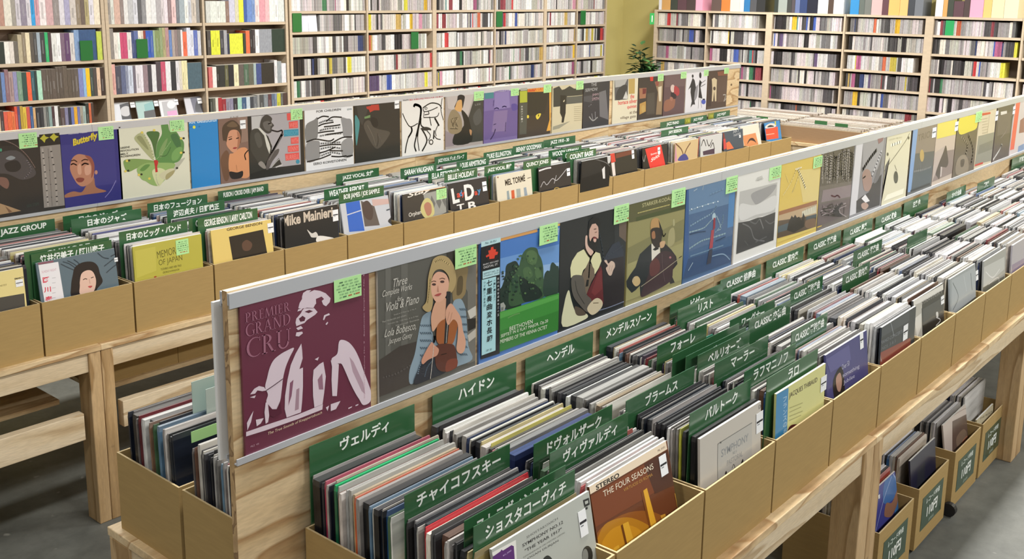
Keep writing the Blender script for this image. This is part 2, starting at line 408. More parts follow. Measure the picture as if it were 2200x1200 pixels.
# ---------------------------------------------------------------- tables
ZT = 0.693
def table(x0, x1, y0, y1, label, grp='trestle tables of the record racks', lower=True, lw=.073):
    base = ((x0+x1)/2, (y0+y1)/2, 0)
    r = empty('display_table', base, label, 'table', grp)
    m = MB(); m.box(x0, x1, y0, y1, ZT-.022, ZT); m.build('tabletop', M_PLY, r, loc=base, bevel=.002)
    for y in (y0+.012, y1-.05):
        m = MB(); m.box(x0+.01, x1-.01, y, y+.038, ZT-.096, ZT-.0225); m.build('apron', M_PINE, r, loc=base, bevel=.002)
    for x in (x0, x1-lw-.001):
        for y in (y0+.005, y1-.094):
            m = MB(); m.box(x+.001, x+lw, y, y+.089, 0, ZT-.0225); m.build('leg', M_POST, r, loc=base, bevel=.003)
        m = MB(); m.box(x+.008, x+lw-.008, y0+.094, y1-.094, ZT-.11, ZT-.0225); m.build('cross_rail', M_PINE, r, loc=base)
    if lower:
        for y in (y0+.012, y1-.05):
            m = MB(); m.box(x0+.075, x1-.075, y, y+.038, 0.345, 0.447); m.build('lower_rail', M_PINE, r, loc=base, bevel=.002)
        m = MB(); m.box(x0+.075, x1-.075, y0+.2, y1-.06, 0.43, 0.448); m.build('lower_shelf', M_PLY, r, loc=base)
    return r
NX = [1.088, 2.845, 4.60, 6.355, 7.50]
names = ['nearest wooden table under the front record rack, its near end showing', 'wooden table above the green-signed floor boxes', 'third wooden table of the front rack, past the floor boxes', 'farthest wooden table of the front record rack']
for i in range(4): table(NX[i], NX[i+1], 0.988, 2.186, names[i], lower=False)
FX = [0.0, 1.72, 3.475, 5.23, 7.42]
names = ['wooden table cut by the left edge, grey floor showing beneath', 'wooden table of the rear rack with brown boxes on its lower shelf', 'third wooden table of the rear record rack', 'farthest wooden table of the rear record rack']
for i in range(4): table(FX[i], FX[i+1], 3.404, 4.60, names[i], lw=.047)

# ---------------------------------------------------------------- plywood display boards
def board(x0, x1, yf, label, near_end=False):
    base = ((x0+x1)/2, yf+.018, ZT)
    r = empty('display_board', base, label, 'display board', 'plywood boards carrying the displayed records')
    m = MB(); m.box(x0, x1, yf+.012, yf+.028, ZT, 1.4185, lin('ddd2ba'))
    m.m = [1, 2, 0, 1, 0, 1]; m.build('plywood_panel', [M_PLY, M_PLYEND, M_FLAT], r, loc=base)
    al = lin('c9ccd2')
    def rail(name, z0, z1, lip, back=False):
        m = MB(); s = -1 if back else 1; yb = yf+.028 if back else yf+.012
        ya, yo = sorted((yb, yb-s*(.0075 if lip == 'down' else .010)))
        if lip == 'down':
            m.box(x0, x1, ya, yo, z1-.003, z1, al); yy = (yo-.003, yo) if back else (ya, ya+.003); m.box(x0, x1, yy[0], yy[1], z0, z1-.003, al)
            m.box(x0, x1, *( (ya, ya+.003) if back else (yo-.003, yo)), z0+.006, z1-.003, al)
        else:
            m.box(x0, x1, ya, yo, z0, z0+.003, al); yy = (yo-.003, yo) if back else (ya, ya+.003); m.box(x0, x1, yy[0], yy[1], z0+.003, z1, al)
        m.build(name, M_ALU, r, loc=base)
    rail('top_rail', 1.3865, 1.4155, 'down'); rail('bottom_rail', 1.0765, 1.0895, 'up')
    rail('top_rail', 1.3865, 1.4155, 'down', True); rail('bottom_rail', 1.0765, 1.0895, 'up', True)
    if near_end:
        m = MB(); m.box(x0-.012, x0+.30, yf+.039, yf+.047, 1.081, 1.395, lin('e4e4e2')); m.build('white_backing', M_PAPER, r, loc=base)
    return r
BN, BF = 1.5495, 3.958
bx = [1.035, 2.862, 4.69, 6.515, 7.5]
names = ['plywood display board showing the maroon conductor cover', 'plywood board of the front rack showing the white and yellow landscape covers', 'plywood board of the front rack reaching the right edge of the photo', 'farthest plywood board of the front rack']
for i in range(4): board(bx[i], bx[i+1]-.001, BN, names[i], i == 0)
bx = [0.2, 2.03, 3.86, 5.69, 7.515]
names = ['plywood board of the rear rack at the left edge, dark cover on it', 'plywood board of the rear rack showing the lettuce and sky blue covers', 'plywood board of the rear rack showing the ink drawing and purple covers', 'plywood board of the rear rack with a bare far end']
for i in range(4): board(bx[i], bx[i+1]-.001, BF, names[i])

# ---------------------------------------------------------------- cardboard boxes
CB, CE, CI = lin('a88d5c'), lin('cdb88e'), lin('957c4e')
def make_box(w, d, h, t=.0045):
    r = empty('cardboard_box', (0, 0, 0))
    def pan(name, x0, x1, y0, y1, z0, z1):
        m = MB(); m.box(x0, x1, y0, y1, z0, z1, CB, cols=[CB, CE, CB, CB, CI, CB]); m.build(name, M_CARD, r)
    pan('front_panel', -w/2, w/2, 0, t, 0, h); pan('back_panel', -w/2, w/2, d-t, d, 0, h)
    pan('side_panel', -w/2, -w/2+t, t, d-t, 0, h); pan('side_panel', w/2-t, w/2, t, d-t, 0, h)
    pan('bottom_panel', -w/2+t, w/2-t, t, d-t, 0, t)
    return r
P0, PITCH, BW, BD, BH = 1.183, 0.345, 0.338, 0.2645, 0.195
def colx(k): return P0+PITCH*k+BW/2+.003
YN = (1.0155, 1.2825)      # fronts of the two box rows of the front rack
YF = (3.428, 3.690)
proto = make_box(BW, BD, BH); used = [False]
def place_box(x, y, label, group, z=ZT):
    b = proto if not used[0] else copy_tree(proto)
    used[0] = True; b.location = (x, y, z); WL[b.name] = (x, y, z)
    return tag(b, label, 'box', group)
NBOX = {}
for k in range(18):
    place_box(colx(k), YN[0], 'brown cardboard box of records, %s from the near end in the front row' % ordn(k+1), 'cardboard boxes on the front rack')
    place_box(colx(k), YN[1], 'brown cardboard box of records against the front board, %s from its near end' % ordn(k+1), 'cardboard boxes on the front rack')
for k in range(-1, 18):
    place_box(colx(k), YF[0], 'brown cardboard box, %s from the left edge along the rear rack' % ordn(k+2), 'cardboard boxes on the rear rack')
    place_box(colx(k), YF[1], 'brown cardboard box against the rear board, %s from the left edge' % ordn(k+2), 'cardboard boxes on the rear rack')
for j, y in enumerate((1.611, 1.889)):
    place_box(1.108+BW/2, y, ['brown box with torn rim beside the white board edge', 'brown box with torn rim on the table corner at left'][j], 'cardboard boxes behind the front board')
    place_box(1.108+BW/2+PITCH, y, ['brown box hidden behind the conductor cover board', 'brown box behind the torn box at the table corner'][j], 'cardboard boxes behind the front board')
# brown boxes on the lower shelf of the rear rack
for i, (x, lb) in enumerate(((1.985, 'closed brown box in shade on the lower shelf beside the table leg'), (2.325, 'second brown box in shade on the lower shelf of the rear rack'), (2.665, 'third brown box in shade on the lower shelf of the rear rack'))):
    place_box(x, 3.62, lb, 'brown boxes under the rear rack', 0.448)
# green-signed boxes on the floor
SIGN = lin('2c4a36')
fb = make_box(0.322, 0.33, 0.238)
m = MB(); m.box(-.112, .112, -.0012, -.0002, .055, .185, SIGN); sg = m.build('price_sign', M_GREEN, fb)
def lettering(parent, s, cx, y, z0, z1, w, col, bold=.02, name='lettering'):
    v, f, bb = text_shape(s, bold); m = MB()
    W, H = bb[1]-bb[0], bb[3]-bb[2]; sz = (z1-z0)/H; sx = min(sz, w/W) if w else sz
    base = WL[parent.name]
    m.v = [(cx+(x-(bb[0]+bb[1])/2)*sx, y, z0+(q-bb[2])*sz) for x, q in v]; m.f = list(f); m.c = [col]*len(f); m.m = [0]*len(f)
    return m.build(name, M_PAPER, parent, loc=base)
WL[sg.name] = (0, 0, 0)
lettering(sg, '110円', .0, -.0018, .088, .134, .19, lin('e8ece6'), .035)
lettering(sg, 'レコード特価', .0, -.0018, .148, .172, .17, lin('d8e0d8'), .02)
lettering(sg, '店内全品', .0, -.0018, .063, .076, .1, lin('b0beb0'), .0)
FB = [(3.288, 'the blue musician cover'), (3.66, 'the navy sleeve'), (4.06, 'the brown photo cover with pale border'), (4.41, 'the small cream sleeve beside the table leg')]
for i, (x, d) in enumerate(FB):
    b = fb if i == 0 else copy_tree(fb)
    b.location = (x, 1.05, 0.012 if i else 0.0); WL[b.name] = (x, 1.05, 0.012 if i else 0.0)
    tag(b, 'floor box with green 110 yen sign holding %s' % d, 'box', 'green-signed record boxes on the floor')
m = MB(); m.tube([(3.86, 1.045, .028), (3.885, 1.045, .028)], .026, lin('1a1a1c'), 16); m.box(3.868, 3.877, 1.03, 1.09, .03, .046, lin('2a2a2c'))
tag(m.build('caster_wheel', M_FLAT, loc=(3.87, 1.045, 0)), 'small black caster wheel on the floor between two signed boxes', 'wheel')
m = MB(); c = CB
m.box(2.30, 2.62, 1.10, 1.42, 0, .2, c); 
m.hexa([(2.30, 1.10, .2), (2.46, 1.10, .27), (2.46, 1.42, .27), (2.30, 1.42, .2), (2.30, 1.10, .204), (2.46, 1.10, .274), (2.46, 1.42, .274), (2.30, 1.42, .204)], c)
m.hexa([(2.46, 1.10, .27), (2.62, 1.10, .2), (2.62, 1.42, .2), (2.46, 1.42, .27), (2.46, 1.10, .274), (2.62, 1.10, .204), (2.62, 1.42, .204), (2.46, 1.42, .274)], c)
tag(m.build('flap_box', M_CARD, loc=(2.46, 1.26, 0)), 'brown box with raised flaps on the floor under the nearest table', 'box')

# ---------------------------------------------------------------- counter along the right wall
base = (8.55, 3.2, 0)
r = empty('counter_table', base, 'low wooden counter with shallow bins below the disc shelves', 'counter')
m = MB(); m.box(8.0, 9.1, 1.6, 4.62, .735, .76); m.build('countertop', M_PLY, r, loc=base)
m = MB(); m.box(8.02, 8.05, 1.6, 4.62, .62, .735); m.build('apron', M_PINE, r, loc=base)
for y in (1.65, 3.1, 4.5):
    m = MB(); m.box(8.02, 8.11, y, y+.09, 0, .735); m.build('leg', M_POST, r, loc=base)
    m = MB(); m.box(8.98, 9.07, y, y+.09, 0, .735); m.build('leg', M_POST, r, loc=base)
CTC = lin('9c8062')
sb = empty('bin_box', (0, 0, 0))
def pan2(name, *a):
    m = MB(); m.box(*a, CTC, cols=[CTC, CE, CTC, CTC, CTC, CTC]); m.build(name, M_CARD, sb)
pan2('front_panel', 0, .006, -.37, .37, 0, .13); pan2('back_panel', 1.02, 1.026, -.37, .37, 0, .13)
pan2('side_panel', .006, 1.02, -.37, -.364, 0, .13); pan2('side_panel', .006, 1.02, .364, .37, 0, .13)
BINS = []
for i in range(4):
    y = 4.24-.745*i
    b = sb if i == 0 else copy_tree(sb)
    b.location = (8.03, y, .76); WL[b.name] = (8.03, y, .76); BINS.append(y)
    tag(b, ['shallow brown bin on the counter behind the far rack end', 'second shallow brown bin along the counter from the rear rack', 'third shallow brown bin along the counter', 'fourth shallow brown bin, behind the front rack covers'][i], 'bin', 'shallow bins on the wall counter')

# ---------------------------------------------------------------- plant, green tag
base = (8.60, 5.55, 0)
r = empty('potted_plant', base, 'leafy green potted plant in the yellow corner between the shelves', 'plant')
m = MB(); m.lathe(base, [(.0, 0), (.13, 0), (.17, .3), (.175, .32), (.155, .32), (.15, .28), (.0, .28)], lin('7a5a44'), 28); m.build('pot', M_FLAT, r, loc=base, smooth=True)
m = MB(); stems = []
for i in range(11):
    a = R.uniform(0, 6.28); L = R.uniform(.05, .30); h = R.uniform(1.05, 1.30) if i else 1.42
    tip = Vector((base[0]+L*math.cos(a), base[1]+L*math.sin(a), h)); mid = Vector((base[0]+L*.3*math.cos(a), base[1]+L*.3*math.sin(a), h*.6))
    m.tube([(base[0]+.02*math.cos(a), base[1]+.02*math.sin(a), .27), mid, tip], .012, lin('4a4a2c'), 6, r1=.004); stems.append((mid, tip))
m.build('stem', M_LEAF, r, loc=base, smooth=True)
m = MB()
for mid, tip in stems:
    for j in range(95):
        t = R.uniform(.35, 1.04); p = mid.lerp(tip, t); a = R.uniform(0, 6.28); L = R.uniform(.06, .12); w = L*.5
        d = Vector((math.cos(a), math.sin(a), R.uniform(-.5, .6))).normalized(); sd = d.cross(Vector((0, 0, 1))).normalized(); up = sd.cross(d)
        p = p+d*R.uniform(.0, .07)
        c = jit(lin(R.choice(['24442c', '2c5034', '3a6238', '1c3826', '4a7440'])), .15)
        q = [p, p+d*L*.35+sd*w*.5, p+d*L*.7+sd*w*.38, p+d*L-up*.01, p+d*L*.7-sd*w*.38, p+d*L*.35-sd*w*.5]
        mid_ = p+d*L*.5-up*.008
        for a_, b_ in zip(q, q[1:]+q[:1]): m.poly([a_, b_, mid_], c)
m.build('foliage', M_LEAF, r, loc=base)
m = MB(); m.box(9.03, 9.118, 5.826, 5.829, 1.655, 1.77, lin('2fb45c'))
t = m.build('green_tag', M_GREEN, loc=(9.04, 5.8415, 1.655)); tag(t, 'small bright green tag hung on the shelf end above the plant', 'tag')
m = MB(); m.box(9.062, 9.08, 5.825, 5.8258, 1.68, 1.745, lin('e8f4e8')); m.build('white_mark', M_PAPER, t, loc=(9.04, 5.8415, 1.655))
# ---------------------------------------------------------------- displayed records
def displayed(plane, xl, xr, ztop, base, view, ops, label, note=None, sticker=None, spine=None, x0=None, x1=None, thick=.006):
    """A record in a sleeve standing in the rails of a board; xl, xr are photo pixels of its upper corners."""
    if x0 is None: x0 = onY(xl, plane).x
    if x1 is None: x1 = onY(xr, plane).x
    zb = 1.082
    cv = Cover((x0, plane, zb), (1, 0, 0), (0, 0, 1), x1-x0, ztop-zb, thick, base, view, spine)
    cv.draw(ops)
    o = cv.mb.build('displayed_record', M_PRINT, loc=((x0+x1)/2, plane, zb))
    tag(o, label, 'record', 'records displayed on the front board' if plane < 2 else 'records displayed on the rear board')
    if note: cv.slip('price_note', o, note[0], note[1], 'b4e69e', 'note')
    if sticker: cv.slip('price_sticker', o, sticker[0], sticker[1], 'eef0f2', 'sticker')
    return o
NP, FP = 1.5545, 3.963
W1 = 'dccbd6'
V = (500, 570, 2.857)
displayed(NP, (514.7, 654.5), (792.5, 583.7), 1.392, '6b3145', V, [
 ('P', W1, [(402, 262), (410, 230), (425, 205), (425, 190), (432, 168), (455, 152), (482, 150), (468, 165), (500, 150), (535, 155), (570, 170), (600, 200), (595, 225), (572, 250), (555, 240), (545, 215), (520, 225), (505, 240), (495, 260), (455, 258), (425, 265)]),
 ('P', '6b3145', [(510, 205), (545, 190), (560, 205), (540, 222), (512, 240)]),
 ('P', W1, [(440, 262), (500, 262), (520, 285), (505, 302), (478, 320), (455, 335), (440, 352), (415, 362), (390, 372), (385, 350), (390, 325), (405, 308), (418, 292), (428, 272)]),
 ('P', '5a2739', [(440, 283), (470, 272), (492, 280), (465, 292)]), ('P', '5a2739', [(405, 326), (428, 308), (446, 320), (440, 340), (415, 345)]),
 ('P', W1, [(396, 282), (402, 268), (428, 263), (420, 275)]),
 ('P', W1, [(389, 384), (418, 370), (430, 385), (400, 396)]), ('P', W1, [(385, 432), (390, 410), (425, 405), (430, 415), (405, 435)]),
 ('P', W1, [(553, 332), (560, 305), (590, 292), (596, 302), (570, 312), (560, 335)]), ('P', W1, [(568, 360), (580, 345), (585, 350), (576, 364)]),
 ('B', W1, [(375, 505), (350, 560), (325, 620), (308, 690), (300, 760), (290, 830), (268, 880), (240, 880), (215, 850), (205, 830), (215, 790), (198, 745), (210, 690), (225, 630), (250, 580), (290, 545), (330, 522)]),
 ('P', W1, [(420, 478), (425, 520), (428, 570), (408, 635), (430, 625), (430, 740), (425, 830), (418, 900), (330, 932), (318, 880), (320, 800), (335, 700), (355, 610), (385, 540)]),
 ('P', '8a5a70', [(350, 720), (372, 700), (360, 800), (340, 860)]), ('P', 'a98a98', [(390, 760), (408, 750), (404, 880), (380, 890)]),
 ('P', W1, [(495, 640), (530, 605), (555, 590), (570, 680), (560, 780), (550, 850), (500, 870), (492, 800), (490, 700)]), ('P', '9a7284', [(520, 700), (548, 660), (555, 760), (528, 760)]),
 ('P', W1, [(502, 575), (528, 560), (520, 582)]),
 ('P', W1, [(600, 580), (650, 605), (645, 700), (638, 800), (610, 800), (605, 700), (608, 620)]),
 ('B', W1, [(650, 470), (670, 455), (710, 470), (745, 510), (775, 570), (800, 640), (830, 720), (848, 780), (842, 835), (800, 855), (775, 820), (750, 780), (720, 720), (690, 650), (668, 605), (650, 600), (615, 600), (606, 570), (640, 540)]),
 ('P', 'b69aa8', [(715, 560), (740, 590), (800, 720), (812, 790), (790, 770), (735, 650)]),
 ('P', W1, [(600, 850), (660, 830), (632, 880), (600, 892)]), ('P', W1, [(570, 870), (590, 858), (580, 892)]), ('P', W1, [(708, 872), (732, 862), (728, 870), (708, 880)]), ('P', W1, [(752, 855), (770, 848), (768, 856), (752, 862)]),
 ('P', W1, [(105, 790), (130, 755), (160, 738), (190, 745), (205, 765), (180, 770), (150, 765), (135, 785)]), ('P', W1, [(103, 808), (140, 795), (132, 812)]),
 ('L', '4a2232', 5, [(205, 765), (250, 735), (305, 695)]),
 ('P', W1, [(200, 840), (215, 835), (225, 900), (215, 960), (200, 970), (193, 900)]), ('P', W1, [(85, 965), (105, 925), (125, 890), (110, 960), (88, 1010)]), ('P', W1, [(140, 945), (188, 935), (170, 968), (145, 985)]),
 ('P', '5a2739', [(215, 850), (240, 880), (268, 880), (290, 830), (300, 905), (250, 930), (222, 920)]),
 ('P', W1, [(80, 1020), (200, 978), (400, 912), (551, 850), (548, 882), (400, 940), (200, 1010), (80, 1047)]),
 ('T', 'e8d2b4', 'The True Sounds of Knappertsbusch', (215, 1043), (546, 912), 22, 0, .25),
 ('S', 'a06a7e', 'PREMIER', (74, 353), (350, 278), 62), ('S', 'a06a7e', 'GRAND', (76, 440), (356, 358), 76), ('S', 'a06a7e', 'CRU', (80, 572), (356, 494), 118),
 ('T', 'c9a4b2', 'PILZ  VIII', (108, 1115), (158, 1096), 10), ('T', 'c9a4b2', 'Schubert Symphony No. 9   Beethoven Symphony No. 8', (811, 812), (806, 48), 9)],
 'maroon record cover of a conductor in white shirt and braces, first on the front board', note=((617, 94), (787, 182)))
V = (800, 510, 3.429)
displayed(NP, (811, 580), (1023, 523), 1.392, '5c5b55', V, [
 ('P', '6a6963', [(95, 230), (135, 220), (135, 860), (95, 880)]), ('P', '676660', [(210, 200), (260, 190), (260, 800), (210, 820)]), ('P', '747169', [(560, 95), (775, 38), (775, 900), (700, 930), (700, 400)]),
 ('P', '47403b', [(45, 905), (200, 800), (340, 760), (340, 1060), (45, 1175)]), ('L', '5a5450', 10, [(80, 1030), (180, 1000), (280, 940)]),
 ('P', '39352f', [(545, 100), (600, 85), (620, 220), (560, 240)]), ('B', '8d7a55', [(610, 230), (700, 215), (690, 330), (680, 420), (600, 480), (585, 300)]), ('B', '5f5138', [(630, 300), (665, 290), (660, 400), (620, 420)]),
 ('P', 'c9c6bd', [(700, 540), (765, 500), (765, 570), (720, 600)]), ('P', 'bdb8ae', [(700, 720), (760, 670), (760, 730), (710, 770)]), ('P', '2f2b28', [(700, 600), (765, 590), (765, 660), (705, 690)]),
 ('B', '8ca0ae', [(430, 545), (390, 560), (360, 600), (330, 750), (310, 860), (272, 980), (275, 1075), (330, 1060), (430, 1030), (620, 950), (735, 895), (705, 790), (690, 560), (670, 480), (640, 450), (590, 490), (600, 700), (470, 760), (440, 690), (430, 640)]),
 *[('L', '64798a', 6, [(350+j*14, 640+i*55), (362+j*14, 655+i*55)]) for i in range(7) for j in range(0, 6)], *[('L', '6a7f90', 6, [(640+j*14, 520+i*55), (652+j*14, 535+i*55)]) for i in range(7) for j in range(0, 4)],
 ('B', '2b2e36', [(360, 930), (470, 870), (570, 880), (545, 980), (430, 1035), (300, 1075)]), ('L', '77899a', 10, [(330, 1000), (350, 930), (400, 880)]), ('L', '5a6a7a', 8, [(380, 1020), (400, 950), (440, 900)]),
 ('B', 'd0a084', [(465, 465), (530, 440), (545, 500), (560, 560), (480, 640), (440, 690), (428, 640), (430, 560)]),
 ('B', 'ae986a', [(430, 190), (450, 150), (500, 130), (550, 145), (585, 190), (605, 250), (610, 330), (580, 400), (550, 390), (560, 300), (520, 240), (470, 235), (440, 270), (428, 350), (440, 450), (428, 530), (395, 545), (362, 512), (390, 470), (400, 380), (405, 290)]),
 ('B', 'd8a78e', [(428, 330), (445, 275), (480, 250), (530, 265), (555, 310), (555, 360), (540, 420), (510, 460), (470, 475), (440, 440), (427, 390)]),
 ('L', 'c9b27c', 12, [(450, 180), (500, 160), (560, 200)]), ('L', '8f7a4e', 8, [(420, 300), (410, 400), (400, 480)]),
 ('E', '4a332e', 447, 343, 15, 9), ('E', '4a332e', 508, 323, 16, 9), ('L', '6a4a3a', 5, [(428, 325), (445, 318), (462, 322)]), ('L', '6a4a3a', 5, [(488, 303), (508, 297), (528, 303)]), ('P', 'b8826c', [(476, 345), (470, 395), (484, 398)]), ('B', 'a64a48', [(450, 424), (478, 410), (502, 408), (482, 428)]),
 ('B', '9c5c34', [(465, 690), (475, 640), (510, 605), (545, 598), (590, 600), (622, 625), (610, 700), (590, 770), (560, 790), (500, 790), (468, 760)]),
 ('B', '5b3226', [(470, 790), (560, 780), (600, 800), (618, 900), (610, 955), (530, 985), (470, 960), (455, 880)]), ('B', '7e4232', [(545, 905), (615, 890), (612, 950), (535, 985)]),
 ('P', '2b2a2c', [(540, 395), (570, 395), (560, 620), (545, 775), (520, 782), (530, 620)]), ('L', 'c8c4bc', 5, [(546, 640), (536, 772)]), ('L', '2a1c18', 5, [(500, 860), (540, 850)]),
 ('B', 'd2a086', [(535, 530), (570, 482), (610, 530), (645, 590), (660, 680), (680, 760), (670, 830), (640, 852), (612, 820), (620, 740), (622, 640), (590, 600), (552, 642), (535, 600)]), ('L', 'a87860', 4, [(560, 545), (545, 610)]), ('L', 'a87860', 4, [(580, 550), (562, 625)]),
 ('B', 'cc937a', [(388, 830), (412, 790), (430, 767), (452, 790), (482, 820), (470, 862), (440, 880), (400, 900), (365, 930), (355, 900)]),
 ('L', '2a2426', 18, [(452, 720), (446, 770)]), ('L', 'cfc8bd', 6, [(445, 790), (435, 900), (420, 1035)]),
 ('T', 'c6c3ba', 'Three', (148, 365), (250, 335), 62, 0, .35), ('T', 'c6c3ba', 'Complete Works', (66, 452), (285, 392), 62, 0, .35), ('T', 'c6c3ba', 'for', (175, 470), (212, 460), 36, 0, .35), ('T', 'c6c3ba', 'Viola & Piano', (96, 545), (335, 478), 66, 0, .35),
 ('T', 'a8a69e', 'Sonata in D Minor op. 11 No. 4', (150, 575), (312, 530), 14), ('T', 'a8a69e', 'Paul Hindemith and others', (66, 625), (240, 575), 13), ('T', 'a8a69e', 'Sonata op. 120 No. 2 in E flat', (105, 642), (330, 582), 13), ('T', 'a8a69e', 'Hummel Sonata', (165, 652), (335, 605), 13),
 ('T', 'c6c3ba', 'Lola Bobesco,', (80, 742), (312, 680), 66, 0, .35), ('T', 'c6c3ba', 'Jacques Genty', (108, 795), (285, 742), 50, 0, .35)],
 'grey record cover of a blonde woman in pale blue holding a viola', note=((600, 85), (757, 190)), spine='c8c8c4')
V = (1020, 470, 3.87)
G1, G2, G3 = '26362f', '3b583c', '527049'
displayed(NP, (1031, 518), (1203, 475), 1.392, '4a7ac0', V, [
 ('P', '6a97d0', [(205, 330), (700, 210), (700, 420), (205, 480)]), ('P', '8fb2dc', [(205, 450), (700, 360), (700, 640), (205, 640)]),
 ('P', 'd09a5a', [(210, 160), (520, 85), (520, 108), (210, 186)]), ('P', 'd9b060', [(670, 45), (708, 36), (708, 55), (670, 64)]),
 ('B', G1, [(200, 600), (225, 560), (250, 480), (260, 390), (300, 360), (340, 350), (365, 385), (370, 420), (385, 720), (250, 750), (200, 700)]),
 ('B', G2, [(365, 400), (385, 320), (400, 285), (430, 250), (470, 235), (515, 245), (530, 290), (552, 330), (568, 400), (572, 500), (585, 640), (430, 690), (300, 725), (280, 640), (300, 500), (340, 450)]),
 ('B', '2a3e36', [(575, 480), (600, 430), (622, 430), (630, 380), (650, 360), (680, 390), (698, 410), (698, 610), (575, 640)]),
 ('B', '1e2c28', [(370, 480), (450, 520), (520, 560), (560, 640), (430, 690), (390, 640)]), ('B', G3, [(430, 280), (480, 260), (520, 300), (500, 380), (440, 360)]), ('B', '4a6844', [(400, 420), (450, 400), (480, 470), (420, 500)]), ('B', '4c6b46', [(500, 420), (540, 410), (555, 480), (510, 490)]), ('B', '33503c', [(310, 480), (350, 470), (360, 580), (310, 600)]),
 *[('E', R.choice(['4a6844', '2c4434', '5a7a4e', '34523c']), 300+R.random()*250, 300+R.random()*340, 9, 8) for i in range(46)], *[('E', R.choice(['22322c', '30463a']), 225+R.random()*130, 420+R.random()*270, 9, 8) for i in range(24)],
 ('P', '3f8a3c', [(195, 770), (300, 742), (450, 695), (600, 640), (700, 612), (700, 915), (195, 1105)]), ('P', '55a04c', [(195, 780), (400, 715), (690, 625), (690, 660), (400, 760), (195, 830)]), ('P', '357a34', [(195, 930), (690, 760), (700, 915), (195, 1105)]), ('L', '7aac68', 8, [(270, 820), (320, 795), (365, 782)]),
 ('P', '9ba09a', [(205, 702), (232, 690), (250, 722), (240, 758), (208, 768)]), ('P', '6a706c', [(212, 735), (232, 728), (230, 756), (212, 762)]),
 ('P', '15181c', [(44, 230), (205, 190), (200, 1115), (44, 1165)]), ('P', 'b9dbe0', [(46, 190), (208, 150), (208, 190), (46, 234)]), ('P', 'b4d8de', [(58, 435), (200, 398), (197, 460), (58, 497)]), ('P', 'a9d6dd', [(52, 505), (170, 476), (165, 1090), (50, 1132)]),
 ('E', '4a1c1c', 133, 283, 50, 66), ('E', '15181c', 133, 283, 47, 62),
 ('P', 'd8432e', [(84, 305), (110, 290), (104, 262), (124, 256), (127, 234), (146, 228), (150, 250), (168, 250), (166, 270), (186, 272), (180, 294), (160, 300), (155, 326), (114, 332), (112, 308), (88, 318)]),
 ('T', 'd8d8d8', 'BASIC RECORD', (62, 386), (190, 352), 13), ('T', 'e0e0e0', 'DIGITAL ST.', (66, 412), (186, 380), 18), ('T', '2a4a54', 'SEPTET NO. 20', (66, 462), (190, 430), 14), ('T', '2a4a54', 'STEREO 2543', (66, 480), (190, 448), 10), ('T', '20404a', 'No. 35 EU', (80, 208), (170, 186), 16),
 *[('T', '14181c', ch, (90, 560+i*66), (135, 549+i*66), 52, .02) for i, ch in enumerate('七重奏曲変ホ長調')], *[('T', '2a4a54', ch, (148, 520+i*26), (163, 516+i*26), 18) for i, ch in enumerate('ベートーヴェン')], *[('T', '2a4a54', ch, (64, 540+i*27), (80, 536+i*27), 20) for i, ch in enumerate('ウィーン八重奏団')],
 *[('T', 'c8d0d2', ch, (176, 505+i*30), (192, 501+i*30), 18) for i, ch in enumerate('室内楽名盤選集第三十五')], ('T', '1a2c34', 'OP. 20', (85, 1100), (130, 1086), 16),
 ('T', 'e4ead8', 'BEETHOVEN', (278, 928), (470, 864), 34), ('T', 'e4ead8', 'SEPTET IN E FLAT MAJOR, Op.20', (205, 992), (597, 862), 34), ('T', 'e4ead8', 'MEMBERS OF THE VIENNA OCTET', (200, 1032), (590, 906), 30), ('L', 'e8eef4', 6, [(672, 100), (690, 75), (680, 130)])],
 'record cover of tall trees on a green meadow with black and pale blue strip', note=((527, 62), (675, 180)))
V = (1190, 420, 4.0)
